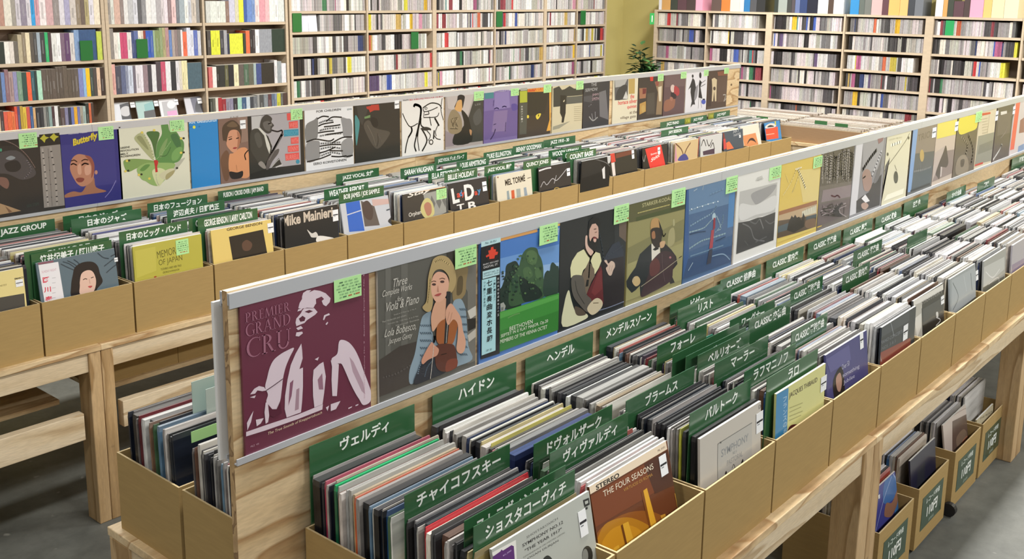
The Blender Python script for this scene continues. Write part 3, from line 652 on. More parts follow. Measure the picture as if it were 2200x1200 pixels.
displayed(NP, (1203.5, 475), (1347.5, 438), 1.392, '1b2024', V, [
 ('P', '2a2c2e', [(56, 222), (290, 160), (290, 400), (150, 560), (130, 800), (40, 1130)]), ('P', '252a2e', [(520, 130), (640, 90), (620, 400), (600, 910), (520, 600)]), ('P', '64564c', [(560, 240), (632, 222), (622, 400), (600, 380), (560, 350)]), ('P', '2c3442', [(500, 420), (560, 390), (600, 480), (590, 600), (430, 560), (440, 520)]),
 ('P', '231e24', [(420, 560), (600, 520), (604, 912), (420, 960)]), ('L', '39404c', 10, [(430, 540), (520, 480), (590, 430)]), ('L', '2f3a42', 12, [(385, 300), (410, 420), (430, 560)]),
 ('B', 'cfcfae', [(125, 810), (150, 900), (190, 1000), (280, 1015), (270, 1060), (75, 1125), (88, 930)]), ('B', '554a40', [(180, 950), (250, 980), (272, 1020), (215, 1032), (185, 1010)]),
 ('P', 'd7d5aa', [(255, 460), (312, 525), (290, 600), (250, 640), (235, 690), (145, 706), (140, 620), (155, 560), (200, 490)]), ('P', 'd7d5aa', [(350, 480), (395, 495), (408, 560), (385, 620), (350, 676), (335, 620), (315, 560), (330, 520)]),
 ('P', '5e2128', [(400, 600), (415, 640), (425, 930), (300, 900), (282, 840), (330, 740)]), ('P', '702c30', [(380, 660), (408, 640), (415, 800), (350, 860), (320, 830)]),
 ('P', '6f6152', [(300, 560), (345, 630), (350, 690), (320, 740), (280, 845), (250, 830), (240, 680), (262, 640)]), ('L', '17181a', 18, [(312, 522), (304, 620), (298, 705)]), ('P', '17181a', [(270, 782), (280, 722), (300, 720), (294, 776)]),
 ('B', 'd4b4a5', [(270, 350), (286, 345), (286, 400), (300, 440), (338, 480), (318, 518), (280, 470), (268, 420)]), ('L', '4a4038', 16, [(262, 455), (288, 500), (312, 525), (340, 495), (352, 480)]),
 ('B', 'caa696', [(305, 290), (330, 240), (360, 238), (378, 270), (382, 330), (376, 370), (345, 352), (325, 365), (310, 392), (300, 340)]),
 ('P', '15171a', [(285, 380), (290, 300), (300, 220), (340, 180), (385, 198), (402, 240), (378, 266), (356, 238), (326, 245), (304, 290), (300, 348), (292, 372)]),
 ('B', '1b1a1b', [(288, 390), (312, 396), (330, 362), (350, 352), (376, 375), (372, 430), (345, 470), (310, 450), (290, 422)]), ('E', 'd6ae9e', 350, 380, 13, 20), ('P', '7a2b31', [(330, 364), (350, 352), (370, 368), (350, 370)]), ('L', '4a3830', 6, [(342, 288), (362, 284)]), ('L', '8a6a5c', 5, [(350, 315), (368, 310)]),
 ('B', '5a5650', [(150, 700), (230, 683), (255, 720), (275, 840), (322, 900), (290, 1000), (220, 940), (160, 850)]), ('L', '3f3d3a', 8, [(180, 730), (200, 830), (260, 930)]),
 ('B', 'c9bda0', [(283, 972), (320, 910), (370, 878), (412, 905), (412, 950), (370, 1002), (320, 1022)]), ('L', '6a5a48', 6, [(335, 922), (380, 920)]),
 ('B', 'cdb5a4', [(430, 560), (450, 553), (465, 582), (490, 560), (517, 575), (522, 610), (507, 640), (492, 682), (470, 682), (452, 650), (444, 620), (460, 600)]), ('L', '8f7868', 4, [(480, 600), (468, 660)]), ('L', '8f7868', 4, [(500, 600), (488, 650)]), ('L', '8088a0', 8, [(385, 985), (480, 955), (600, 908)])],
 'dark record cover of a bearded man in cream shirt with a cello', note=((515, 95), (637, 215)))
V = (1330, 380, 4.2875)
displayed(NP, (1351.5, 437), (1473.5, 406), 1.392, '908b5d', V, [
 ('P', '58583a', [(90, 242), (612, 110), (612, 250), (160, 405), (90, 420)]), ('P', '47502f', [(155, 372), (612, 245), (612, 292), (155, 408)]), ('P', '7d7a52', [(80, 655), (610, 380), (605, 560), (80, 800)]), ('P', '9a9666', [(80, 800), (600, 600), (590, 940), (50, 1150)]), ('B', 'a8a47c', [(495, 400), (508, 388), (512, 440), (498, 450)]), ('B', 'a09a70', [(460, 500), (505, 470), (510, 600), (450, 640)]),
 ('T', 'cbc594', 'STARKER-KODÁLY', (213, 280), (500, 205), 45), ('L', 'b4ab6c', 10, [(172, 332), (300, 298), (465, 255)]),
 ('P', '1a2228', [(295, 612), (300, 770), (282, 830), (290, 900), (232, 1000), (195, 1096), (190, 1000), (150, 1042), (115, 1066), (70, 1012), (63, 960), (100, 900), (150, 830), (190, 710)]),
 ('P', '1e1d20', [(380, 650), (420, 610), (480, 668), (525, 730), (537, 800), (495, 852), (480, 900), (512, 970), (470, 985), (380, 700)]),
 ('P', 'ddd8cc', [(297, 612), (375, 642), (376, 706), (299, 770)]), ('P', '17181a', [(308, 668), (340, 640), (368, 660), (330, 678)]),
 ('B', '38232a', [(300, 772), (370, 700), (440, 680), (512, 730), (495, 850), (470, 960), (300, 1062), (197, 1096), (268, 900), (280, 810)]), ('B', '5a2c2c', [(285, 800), (340, 745), (375, 800), (362, 880), (290, 912)]), ('L', '5c4a50', 8, [(395, 710), (400, 830), (420, 960)]), ('E', 'a86a74', 470, 740, 10, 10),
 ('B', 'b38d5c', [(288, 445), (300, 395), (335, 376), (368, 390), (378, 440), (380, 480), (330, 470), (293, 492)]), ('B', '2a2220', [(290, 490), (330, 465), (382, 475), (392, 540), (376, 640), (330, 645), (298, 590)]), ('B', '9c6c4a', [(300, 512), (325, 498), (332, 560), (304, 565)]), ('P', '1c1a1c', [(362, 390), (380, 440), (402, 500), (392, 560), (376, 500)]), ('L', '2a2626', 12, [(395, 500), (408, 545), (428, 520)]),
 ('B', 'c4a07a', [(376, 600), (422, 590), (412, 640), (380, 652)]), ('B', 'c3ab7c', [(118, 962), (135, 920), (170, 913), (192, 945), (187, 985), (150, 1006)]), ('L', 'e0d8c4', 10, [(122, 960), (140, 925)]), ('L', 'a8a088', 7, [(200, 1008), (380, 880), (570, 735)]), ('L', '2a2626', 8, [(550, 745), (575, 728)])],
 'olive record cover of a bald cellist in a dark suit', note=((484, 125), (602, 250)))
V = (1460, 340, 4.286)
displayed(NP, (1475, 405), (1581.5, 376), 1.389, '3c5e86', V, [
 ('P', '5f7fa2', [(78, 270), (400, 190), (520, 170), (515, 350), (400, 470), (80, 520)]), ('P', '46648a', [(80, 520), (515, 400), (500, 700), (80, 860)]), ('P', '2e4a72', [(30, 940), (480, 800), (478, 950), (25, 1115)]), ('P', '2f568c', [(60, 292), (84, 284), (84, 900), (30, 1100)]), ('P', '4a80b4', [(455, 320), (515, 300), (505, 620), (440, 640)]),
 *[('L', c, w, p) for c, w, p in [('8aa6bc', 10, [(90, 480), (200, 440), (330, 400)]), ('7d9ab4', 14, [(100, 620), (200, 560), (300, 500), (340, 430)]), ('90abb8', 12, [(90, 680), (220, 640), (280, 580)]), ('7f9db2', 12, [(330, 680), (390, 600), (400, 520)]), ('8ba8b4', 14, [(90, 830), (200, 760), (300, 730), (420, 690)]), ('6d8ca8', 12, [(100, 900), (250, 850), (400, 800)]), ('9ab3bf', 8, [(240, 620), (300, 560), (330, 520)]), ('9fb8c4', 9, [(340, 530), (380, 640), (350, 660)]), ('b8ccd8', 8, [(80, 1030), (120, 960)]), ('93aec8', 10, [(300, 900), (400, 880), (460, 930)]), ('c4d4e0', 7, [(210, 290), (220, 240)]), ('c4d4e0', 7, [(130, 300), (160, 280)]), ('7090b0', 10, [(280, 330), (400, 280)]), ('2c4668', 10, [(90, 700), (160, 680), (240, 670)]), ('2c4668', 10, [(330, 760), (420, 720)])]],
 ('B', 'a8c0cc', [(300, 520), (320, 500), (332, 530), (325, 560), (300, 560)]), ('P', '8c2a3c', [(310, 548), (328, 545), (326, 642), (306, 660)]), ('P', 'a2404c', [(291, 660), (318, 655), (302, 822), (271, 832)]), ('P', '363a4c', [(270, 842), (302, 830), (287, 962), (246, 978)]),
 *[('E', 'e4ecf4', x, y, 6, 6) for x, y in ((108, 466), (162, 450), (208, 440), (260, 420), (308, 408), (350, 396))]],
 'blue record cover of rough sea with a red streak in creased plastic', note=((428, 180), (525, 300)))
displayed(NP, (1586, 374), (1679, 351), 1.391, 'dededa', V, [
 ('P', 'b8b8b6', [(555, 306), (900, 220), (880, 496), (540, 592)]), ('B', '98989a', [(660, 330), (760, 280), (890, 240), (840, 330), (720, 420), (680, 400)]), ('B', 'd2d2d0', [(560, 420), (700, 430), (880, 340), (870, 470), (700, 520), (560, 570)]), ('P', '3a3b3d', [(540, 592), (640, 575), (720, 545), (760, 540), (882, 494), (864, 752), (520, 882)]),
 *[('L', c, 12, p) for c, p in [('77787a', [(580, 600), (650, 640), (690, 740), (780, 760)]), ('6a6b6d', [(650, 580), (700, 600), (740, 560), (770, 650)]), ('8a8b8c', [(740, 560), (770, 640)]), ('606163', [(700, 770), (800, 720)]), ('6a6b6d', [(790, 570), (830, 600), (870, 580)]), ('58595b', [(600, 760), (630, 800)])]],
 *[('L', 'b0b0ac', 5, [(700+6*i, 205-12*(i % 3)), (770-5*i, 186-12*(i % 3))]) for i in range(4)]],
 'white-bordered record cover of grey dunes under a pale sky', note=((828, 90), (930, 175)))
V = (1660, 270, 4.617)
displayed(NP, (1680, 352), (1765.5, 329), 1.389, 'd6bb60', V, [
 ('P', 'd9c684', [(250, 440), (470, 420), (450, 740), (300, 760)]), ('P', 'b89f7e', [(60, 855), (440, 743), (436, 905), (60, 950)]), ('P', '9a6848', [(60, 850), (440, 738), (440, 775), (60, 888)]), ('P', 'cfccb6', [(290, 850), (430, 790), (430, 862), (290, 900)]), ('P', '574839', [(45, 945), (436, 885), (428, 1010), (32, 1120)]), ('P', '4e5c62', [(50, 1000), (160, 960), (150, 1030), (40, 1065)]), ('P', '4a565c', [(330, 900), (436, 872), (434, 905), (330, 935)]), ('P', 'd9c468', [(35, 1130), (428, 1000), (426, 1020), (30, 1165)]), ('B', '78604c', [(330, 940), (420, 920), (420, 1000), (330, 1010)]),
 ('P', '2b2723', [(140, 1035), (160, 950), (188, 890), (205, 910), (222, 880), (240, 910), (262, 900), (285, 940), (302, 860), (318, 900), (310, 1000), (210, 1060)]), *[('L', 'd6d4c4', 8, [(x, 870-i*9), (x-3, 820-i*9)]) for i, x in enumerate((330, 350, 375, 400, 420))],
 ('L', 'f2e6b8', 24, [(248, 425), (290, 520), (325, 620)]), ('L', 'eedc9c', 10, [(235, 430), (180, 560), (100, 690)]), ('L', 'e8d690', 8, [(130, 490), (155, 560)]), ('L', 'ebdb9c', 10, [(265, 470), (220, 600), (190, 660)]), ('L', 'f6ecc8', 14, [(225, 430), (285, 412)])],
 'yellow record cover above a brown landscape strip in creased plastic', note=((405, 315), (485, 402)))
rr = random.Random(3)
displayed(NP, (1766.5, 327), (1836, 312), 1.389, '6a645f', V, [
 ('P', '57524f', [(490, 280), (810, 200), (800, 540), (470, 600)]), ('P', '85787c', [(500, 640), (790, 580), (780, 700), (480, 760)]), ('P', '655a5c', [(450, 780), (770, 720), (755, 880), (440, 1000)]),
 *[('L', rr.choice(['35322f', 'a09a94', '8c857e', '47423e', 'b8b2ac', '2c2a28']), rr.uniform(8, 18), [(500+i*8.8, 270-i*1.8+rr.uniform(0, 60)), (494+i*8.8+rr.uniform(-8, 8), 400+rr.uniform(-50, 20)), (488+i*8.8, 520+rr.uniform(-60, 50))]) for i in range(35)],
 *[('L', rr.choice(['35322f', '9a8f92', '7c6f72', '47423e', 'b0a6a8']), rr.uniform(6, 13), [(470+rr.random()*290, 770+rr.random()*120), (480+rr.random()*280, 760+rr.random()*150)]) for i in range(22)],
 ('L', '5c2432', 12, [(580, 690), (615, 702), (640, 688), (665, 712)]), ('P', 'd8b84c', [(435, 1000), (485, 985), (480, 995), (435, 1012)]), ('B', '26242a', [(590, 850), (660, 780), (690, 760), (650, 840), (690, 900), (620, 880)])],
 'grey record cover of bare woodland in crinkled plastic beside the yellow one')
displayed(NP, (1836.8, 311), (1905, 293), 1.389, '85858b', V, [
 ('P', 'd0d0d6', [(828, 190), (896, 172), (828, 868), (762, 892)]), ('P', '9a9aa0', [(895, 175), (1108, 120), (1080, 420), (890, 480)]), ('P', '33333a', [(830, 745), (900, 690), (950, 660), (990, 570), (1080, 480), (1060, 785), (826, 866)]), ('B', '6a6a70', [(1000, 560), (1080, 300), (1100, 180), (1060, 500)]), ('L', '4a4a52', 40, [(890, 440), (960, 330), (1030, 240)]), ('L', 'c4c4ca', 24, [(960, 560), (1030, 380), (1080, 250)]), ('B', '9c8078', [(890, 480), (920, 430), (965, 450), (985, 560), (960, 640), (910, 640), (892, 560)]), ('L', '3c3436', 16, [(895, 520), (920, 500)]), ('P', 'e4e4e8', [(880, 722), (918, 680), (962, 745), (920, 762)]), ('B', 'b09488', [(880, 775), (920, 760), (950, 790), (920, 830), (885, 815)]), ('P', '8c6a70', [(1040, 130), (1100, 115), (1090, 150), (1050, 180)])],
 'pale strip and grey portrait cover of a man with bow tie in folded plastic')
V = (1880, 200, 5.0)
displayed(NP, (1906, 293), (1958, 281), 1.39, 'd6d2b8', V, [
 ('L', 'eeeede', 26, [(150, 450), (260, 420)]), ('L', 'eeeede', 30, [(170, 560), (280, 520)]), ('L', 'c9c5a8', 12, [(150, 500), (290, 470)]), ('L', '6c685a', 9, [(60, 880), (150, 760), (240, 640), (330, 510), (370, 430)]), ('L', '6c685a', 7, [(210, 770), (232, 830)]), ('E', '484b40', 223, 902, 24, 66), ('E', '5c5a4c', 135, 655, 10, 18), ('E', '5c5a4c', 360, 480, 9, 16), ('P', '4a4a52', [(110, 780), (160, 690), (60, 1000), (20, 1190), (0, 1190)]), ('P', 'ecead6', [(130, 1090), (310, 1020), (300, 1080), (90, 1160)])],
 'cream record cover of a thin branch with one hanging pod', spine='4a3428')
displayed(NP, (1962, 280), (2013, 265), 1.389, '555a5d', V, [
 ('P', '857a71', [(455, 378), (668, 320), (636, 620), (430, 650)]), ('P', '49565e', [(400, 860), (620, 780), (600, 960), (385, 1040)]), ('P', '7c9fcc', [(405, 385), (462, 375), (385, 1060), (320, 1075)]), ('E', 'b49a60', 503, 670, 23, 66), ('L', '7a7e80', 20, [(420, 840), (520, 820), (600, 790)]), ('P', '2c3338', [(380, 1040), (590, 960), (590, 985), (378, 1062)]), ('T', '6a6058', 'TRIOS', (455, 520), (620, 460), 70)],
 'dark grey record cover with light blue strip and gold oval', sticker=((618, 375), (648, 470)))
displayed(NP, (2014, 265), (2057, 254), 1.389, 'c0b1a5', V, [
 ('P', 'dccf62', [(672, 325), (888, 280), (872, 440), (662, 492)]), ('P', '8a7c78', [(640, 640), (860, 600), (850, 850), (600, 960)]), ('P', 'b3a6a0', [(640, 640), (760, 560), (690, 760), (600, 960)]), ('B', '48403c', [(760, 560), (775, 640), (787, 740), (765, 795), (715, 800), (690, 920), (668, 900), (650, 860), (690, 740), (730, 640)]), ('P', 'c4bab6', [(705, 790), (720, 790), (712, 890), (698, 900)])],
 'record cover with yellow top over a dark seated figure on pale ground', sticker=((862, 310), (886, 400)))
displayed(NP, (2058.5, 254), (2104, 242), 1.389, '5c5347', V, [
 ('P', '46404a', [(895, 262), (1110, 212), (1110, 260), (895, 300)]), ('B', 'd9cd4a', [(905, 275), (1000, 245), (1092, 238), (1092, 370), (1010, 415), (905, 437)]), ('L', '857a68', 30, [(930, 470), (990, 560), (960, 700)]), ('L', '3c352e', 30, [(1000, 450), (1050, 600), (1030, 760)]), ('B', '867b6b', [(880, 720), (950, 660), (1000, 720), (990, 850), (870, 870)]), ('B', '4a4238', [(920, 720), (960, 710), (950, 780), (920, 790)])],
 'record cover with yellow torn-edged top over brown rocks', note=((1085, 205), (1140, 300)))
displayed(NP, (2105.5, 242), (2142, 230), 1.389, 'cfc4ac', V, [
 ('P', '8a8b80', [(1110, 462), (1290, 415), (1252, 725), (1072, 765)]), ('P', '74766c', [(1120, 560), (1270, 500), (1262, 600), (1100, 660)]), ('P', 'c43c2e', [(1150, 215), (1240, 203), (1240, 222), (1150, 242)]), ('P', 'c43c2e', [(1072, 766), (1160, 738), (1158, 758), (1070, 788)]), *[('L', 'b3a88f', 6, [(1150, 280+30*i), (1210, 266+30*i)]) for i in range(6)], ('L', 'a89c84', 7, [(1228, 240), (1205, 440)])],
 'cream record cover with red lettering strips and a grey field photo', sticker=((1298, 195), (1314, 290)))
displayed(NP, (2144, 231), (2179, 222), 1.389, '4b4548', V, [
 ('P', '5e565a', [(1320, 250), (1500, 180), (1470, 420), (1310, 460)]), ('P', '3a4246', [(1460, 250), (1500, 230), (1470, 560), (1440, 600)]), ('P', 'd8d4d0', [(1350, 200), (1416, 188), (1416, 218), (1350, 236)]), ('L', 'ececea', 22, [(1360, 550), (1335, 610), (1270, 712)]), ('L', '8a8084', 10, [(1350, 480), (1400, 420), (1420, 360)])],
 'dark grey record cover crossed by a white streak', sticker=((1484, 145), (1500, 220)))
displayed(NP, (2181, 221), (2220, 211), 1.389, 'ccc4c8', V, [
 ('P', 'e0584e', [(1515, 105), (1560, 93), (1492, 602), (1445, 614)]), ('P', '8c5a5e', [(1560, 290), (1600, 260), (1600, 420), (1545, 430)]), ('P', '6a8ab8', [(1540, 570), (1600, 540), (1600, 620), (1530, 640)])],
 'white record cover with red strip at the right edge of the photo')

# ---- rear board
V = (0, 260, 5.715)
displayed(FP, (-28, 293), (127, 281), 1.395, '2d2a29', V, [
 ('P', '242120', [(-200, 200), (220, 180), (220, 300), (-200, 320)]), ('B', '4a4648', [(-60, 420), (200, 360), (360, 500), (440, 650), (280, 720), (100, 650), (-60, 620)]), ('B', '262425', [(60, 520), (200, 480), (260, 560), (200, 620), (90, 610)]), ('B', '7a5a50', [(-20, 690), (80, 700), (112, 770), (80, 830), (-20, 760)]), ('L', '7c6862', 9, [(0, 220), (180, 290), (330, 420), (430, 570)]), ('L', '6a6468', 14, [(330, 480), (380, 600), (300, 700)]), ('B', '8a9094', [(70, 460), (130, 425), (190, 450), (130, 478)]), ('E', '4a9a7c', 10, 355, 14, 20), ('P', 'a88a68', [(-200, 980), (0, 1010), (120, 1050), (260, 1100), (-200, 1180)]), ('P', '7a5a44', [(60, 1040), (150, 1110), (110, 1125)]), ('T', '3a4a44', 'SIDE STEPS', (330, 1060), (480, 1030), 34),
 ('P', '1f1e1d', [(478, 150), (740, 120), (740, 300), (480, 340)]), ('P', '8c8681', [(490, 312), (740, 284), (800, 1032), (540, 1064)]), ('L', 'a39c96', 20, [(520, 340), (560, 700), (590, 1040)]), ('L', '9d9690', 22, [(620, 320), (680, 700), (700, 1030)]), ('L', '77716d', 12, [(590, 340), (640, 1040)]),
 ('P', 'b9b33c', [(488, 215), (540, 155), (560, 190), (602, 200), (560, 225), (546, 266), (515, 232)]), ('P', 'b9b33c', [(608, 198), (660, 142), (682, 175), (722, 190), (685, 212), (664, 252), (635, 218)])],
 'black record cover of a faint face with grey strip, first on the rear board', note=((222, 155), (462, 318)))
SK = 'b27c64'
displayed(FP, (128, 280), (254, 262), 1.395, '2b2b78', V, [
 ('P', '35357f', [(730, 300), (1400, 230), (1440, 760), (780, 850)]), ('T', 'd8d8ec', 'Kimiko Kasai', (845, 168), (1075, 140), 34, 0, .2), ('T', 'ddc83c', 'Butterfly', (905, 330), (1215, 230), 110, .04, .3), ('T', '9a8420', 'Butterfly', (915, 322), (1205, 232), 70, -.012, .3),
 ('B', '9c6a52', [(1060, 790), (1150, 690), (1178, 810), (1305, 862), (1050, 902), (800, 940), (805, 900), (900, 862), (1000, 872)]),
 ('B', SK, [(858, 580), (870, 500), (900, 440), (960, 405), (1040, 415), (1110, 438), (1148, 500), (1158, 580), (1140, 720), (1060, 790), (1000, 800), (950, 770), (915, 720), (878, 650)]), ('E', 'b88470', 1180, 628, 18, 26), ('B', '8f4e40', [(1040, 420), (1110, 440), (1155, 520), (1155, 620), (1120, 700), (1125, 560), (1090, 480)]), ('B', 'c89880', [(950, 560), (985, 520), (1000, 640), (960, 650)]), ('B', 'ca9a84', [(1040, 560), (1110, 540), (1110, 640), (1050, 660)]), ('L', '3a2624', 14, [(872, 535), (900, 522), (940, 540)]), ('L', '3a2624', 16, [(1005, 540), (1040, 518), (1085, 530)]), ('L', '5c3830', 12, [(870, 490), (910, 478), (945, 500)]), ('L', '5c3830', 12, [(1000, 490), (1040, 470), (1080, 478)]), ('B', '7e3a36', [(930, 712), (975, 692), (1035, 705), (1010, 745), (960, 748)]), ('L', '8c86c4', 9, [(1290, 935), (1360, 850), (1422, 730)])],
 'deep blue record cover of a woman with yellow script title', note=((1200, 75), (1398, 218)))
V = (240, 240, 6.316)
displayed(FP, (251, 269), (402, 254), 1.395, 'd9d9c5', V, [
 ('B', 'b4b4a4', [(700, 880), (860, 700), (990, 620), (960, 680), (880, 780), (760, 920)]),
 ('B', '5a8a4c', [(600, 560), (620, 420), (680, 300), (668, 180), (700, 165), (760, 162), (790, 270), (870, 265), (930, 350), (980, 420), (970, 560), (920, 660), (840, 700), (740, 730), (640, 690), (595, 640)]), ('B', '486c3a', [(470, 285), (560, 262), (650, 290), (610, 450), (590, 620), (560, 480), (530, 390)]), ('B', '7c9a62', [(640, 560), (700, 420), (760, 360), (720, 500), (670, 620)]), ('B', '3f6e42', [(800, 320), (880, 300), (940, 440), (900, 500), (840, 420)]), ('B', '72a05c', [(820, 560), (900, 480), (960, 500), (900, 640), (820, 660)]), ('L', '8fb478', 9, [(610, 640), (700, 540), (800, 400)]), ('L', '3c6238', 8, [(650, 600), (740, 590), (800, 480)]),
 ('B', 'a9ad82', [(305, 352), (420, 280), (500, 420), (560, 540), (572, 660), (480, 580), (380, 460)]), ('B', '8c9066', [(340, 350), (400, 330), (470, 440), (500, 520), (420, 450)]), ('L', 'c9cca4', 12, [(430, 300), (520, 450), (570, 640)]),
 ('B', '7c9a58', [(158, 672), (250, 640), (400, 640), (560, 662), (580, 690), (450, 720), (330, 770), (210, 812)]), ('B', '8fae68', [(340, 780), (450, 700), (580, 690), (640, 690), (850, 700), (830, 780), (740, 900), (640, 1000), (540, 990), (460, 940), (400, 910)]), ('B', '5f8a48', [(380, 790), (450, 720), (520, 720), (440, 800)]), ('B', 'ccd0a2', [(550, 800), (640, 760), (730, 800), (720, 900), (640, 1010), (580, 930)]), ('B', 'c9c6a4', [(640, 860), (760, 780), (850, 780), (740, 920)]), ('B', 'a49c70', [(740, 850), (850, 790), (830, 850), (740, 920)]), ('L', 'dfe2ba', 12, [(600, 830), (610, 930), (640, 1000)]),
 ('P', 'ba2a2c', [(570, 660), (600, 650), (628, 665), (630, 690), (615, 740), (624, 815), (592, 822), (585, 740)]), *[('E', 'dcc85c', x, y, 18, 16) for x, y in ((410, 280), (575, 250), (942, 360), (940, 555), (185, 806), (368, 855), (510, 905), (205, 665))], *[('E', '2a2c24', x, y, 16, 14) for x, y in ((975, 358), (975, 550), (885, 762), (222, 798), (402, 848), (235, 660))],
 ('T', '3c3c34', 'GREENE', (118, 505), (245, 488), 26, .01), ('T', '3c3c34', 'REVOLUTION', (120, 545), (365, 516), 26, .01), ('T', '3c3c34', 'MILT', (122, 588), (225, 575), 24, .01), ('T', '3c3c34', 'ROSENGREN', (124, 622), (385, 592), 26, .01), ('E', '2c2c28', 105, 210, 12, 12)],
 'cream record cover of an opened lettuce with a red strip', note=((782, 120), (985, 255)))
displayed(FP, (405.5, 253), (467, 246), 1.394, '1f85cb', V, [
 ('T', 'cfe6f6', 'But Beautiful', (1030, 165), (1420, 130), 50, .01), ('E', 'dfe04c', 1118, 208, 19, 22), ('T', '1a4a78', 'STAN', (1035, 218), (1085, 213), 16), ('T', '1a4a78', 'KB', (1180, 210), (1200, 206), 16)],
 'plain sky blue record cover with white title and small yellow dot')
displayed(FP, (468, 245), (531, 239), 1.394, '7d6359', V, [
 ('P', '8c7468', [(1700, 60), (1850, 40), (1850, 400), (1750, 420)]), ('B', '6a4c3a', [(1490, 600), (1560, 520), (1605, 640), (1590, 900), (1530, 925), (1480, 700)]), ('B', 'd29268', [(1595, 590), (1650, 560), (1750, 488), (1850, 520), (1880, 800), (1850, 890), (1750, 892), (1600, 820)]),
 ('B', '4a3a2e', [(1510, 380), (1500, 220), (1560, 140), (1650, 112), (1730, 180), (1762, 270), (1745, 430), (1700, 260), (1600, 270), (1560, 400), (1540, 390)]), ('B', '6a5642', [(1560, 190), (1640, 130), (1710, 190), (1640, 210)]), ('B', 'cb9274', [(1560, 400), (1600, 262), (1700, 250), (1748, 340), (1735, 440), (1690, 532), (1650, 552), (1600, 512), (1563, 460)]), ('B', 'a46e54', [(1700, 260), (1748, 340), (1735, 440), (1700, 520), (1710, 380)]), ('L', '3a2824', 14, [(1590, 378), (1630, 366)]), ('L', '3a2824', 13, [(1690, 362), (1722, 352)]), ('L', '54382c', 9, [(1582, 350), (1630, 336)]), ('B', '9a3a3a', [(1640, 496), (1668, 478), (1702, 484), (1675, 505)]), ('B', '221c1e', [(1598, 812), (1700, 822), (1778, 803), (1762, 890), (1630, 908)]), ('L', '221c1e', 16, [(1852, 520), (1805, 580), (1818, 650)]), ('L', 'b47a54', 7, [(1690, 720), (1700, 800)]), ('T', '5a4438', 'JULIE', (1600, 95), (1720, 80), 26)],
 'brown record cover of a woman with upswept hair and bare shoulders', sticker=((1738, 115), (1818, 225)))
V = (520, 215, 6.856)
displayed(FP, (531.5, 245), (651, 232), 1.395, '1f1f1e', V, [
 ('P', 'a5a2a7', [(135, 240), (845, 170), (866, 945), (400, 1002), (142, 450)]), ('P', 'bababa', [(138, 242), (290, 225), (240, 420), (148, 452)]),
 ('B', '393a37', [(130, 462), (240, 420), (330, 508), (400, 620), (440, 760), (400, 870), (330, 1012), (250, 935), (160, 800), (120, 700)]), ('P', '2b2c2a', [(110, 700), (160, 800), (250, 935), (330, 1015), (110, 1090)]), ('B', '4c4d49', [(180, 520), (250, 480), (300, 640), (240, 700)]),
 ('B', '3b3a38', [(262, 400), (280, 290), (330, 225), (390, 222), (442, 270), (432, 320), (470, 372), (440, 410), (430, 470), (370, 492), (300, 440)]), ('B', '5e5c5a', [(310, 330), (400, 310), (420, 400), (400, 460), (330, 420)]), ('B', '77736f', [(400, 330), (440, 350), (430, 380), (400, 360)]), ('L', '1c1b1a', 16, [(385, 350), (420, 340)]),
 ('P', 'cbcbc3', [(233, 415), (262, 402), (352, 500), (432, 640), (402, 792), (360, 680), (325, 520)]), ('P', '2a2a28', [(348, 500), (386, 535), (442, 680), (432, 762), (402, 640)]), ('L', '3a3234', 22, [(430, 440), (520, 462), (585, 445), (592, 500)]), ('L', '463f40', 44, [(590, 500), (530, 610), (470, 720), (400, 860), (345, 985)]), ('B', '545050', [(350, 1010), (375, 880), (460, 760), (540, 715), (532, 785), (450, 895), (392, 1012)]), ('L', '8a8684', 7, [(575, 540), (500, 690), (400, 880)]),
 ('B', '8c8782', [(238, 940), (280, 898), (330, 940), (352, 1000), (310, 1005)]), ('P', '2a2a28', [(420, 1000), (540, 850), (592, 960)]), ('L', 'd0d0cc', 14, [(430, 990), (490, 920), (540, 870)]), ('P', 'c4c2c0', [(490, 980), (592, 940), (596, 960), (500, 996)]),
 ('P', 'd8524f', [(658, 195), (722, 188), (718, 295), (664, 299)]), ('P', 'd8524f', [(688, 320), (820, 303), (824, 405), (692, 416)]), ('P', '2f88a2', [(612, 440), (830, 424), (832, 516), (615, 537)]), ('P', 'd8524f', [(716, 555), (832, 540), (834, 636), (720, 646)]), ('P', 'd8524f', [(670, 675), (832, 655), (834, 752), (675, 767)]), ('P', 'd8524f', [(632, 790), (838, 768), (842, 868), (642, 892)]), ('E', '2f88a2', 820, 905, 28, 32),
 *[('T', c, t, a, b, 66) for c, t, a, b in [('e88a84', 'WESS', (700, 404), (815, 392), ), ('56a4ba', 'FREEDOM', (625, 524), (822, 505)), ('e88a84', 'WITH', (728, 636), (826, 625)), ('e88a84', 'KENNY', (682, 756), (826, 740)), ('e88a84', 'BURRELL', (645, 880), (834, 858))]]],
 'black-framed record cover of a saxophone player with red and blue words', note=((712, 135), (888, 280)))
DK = '1c1c1e'
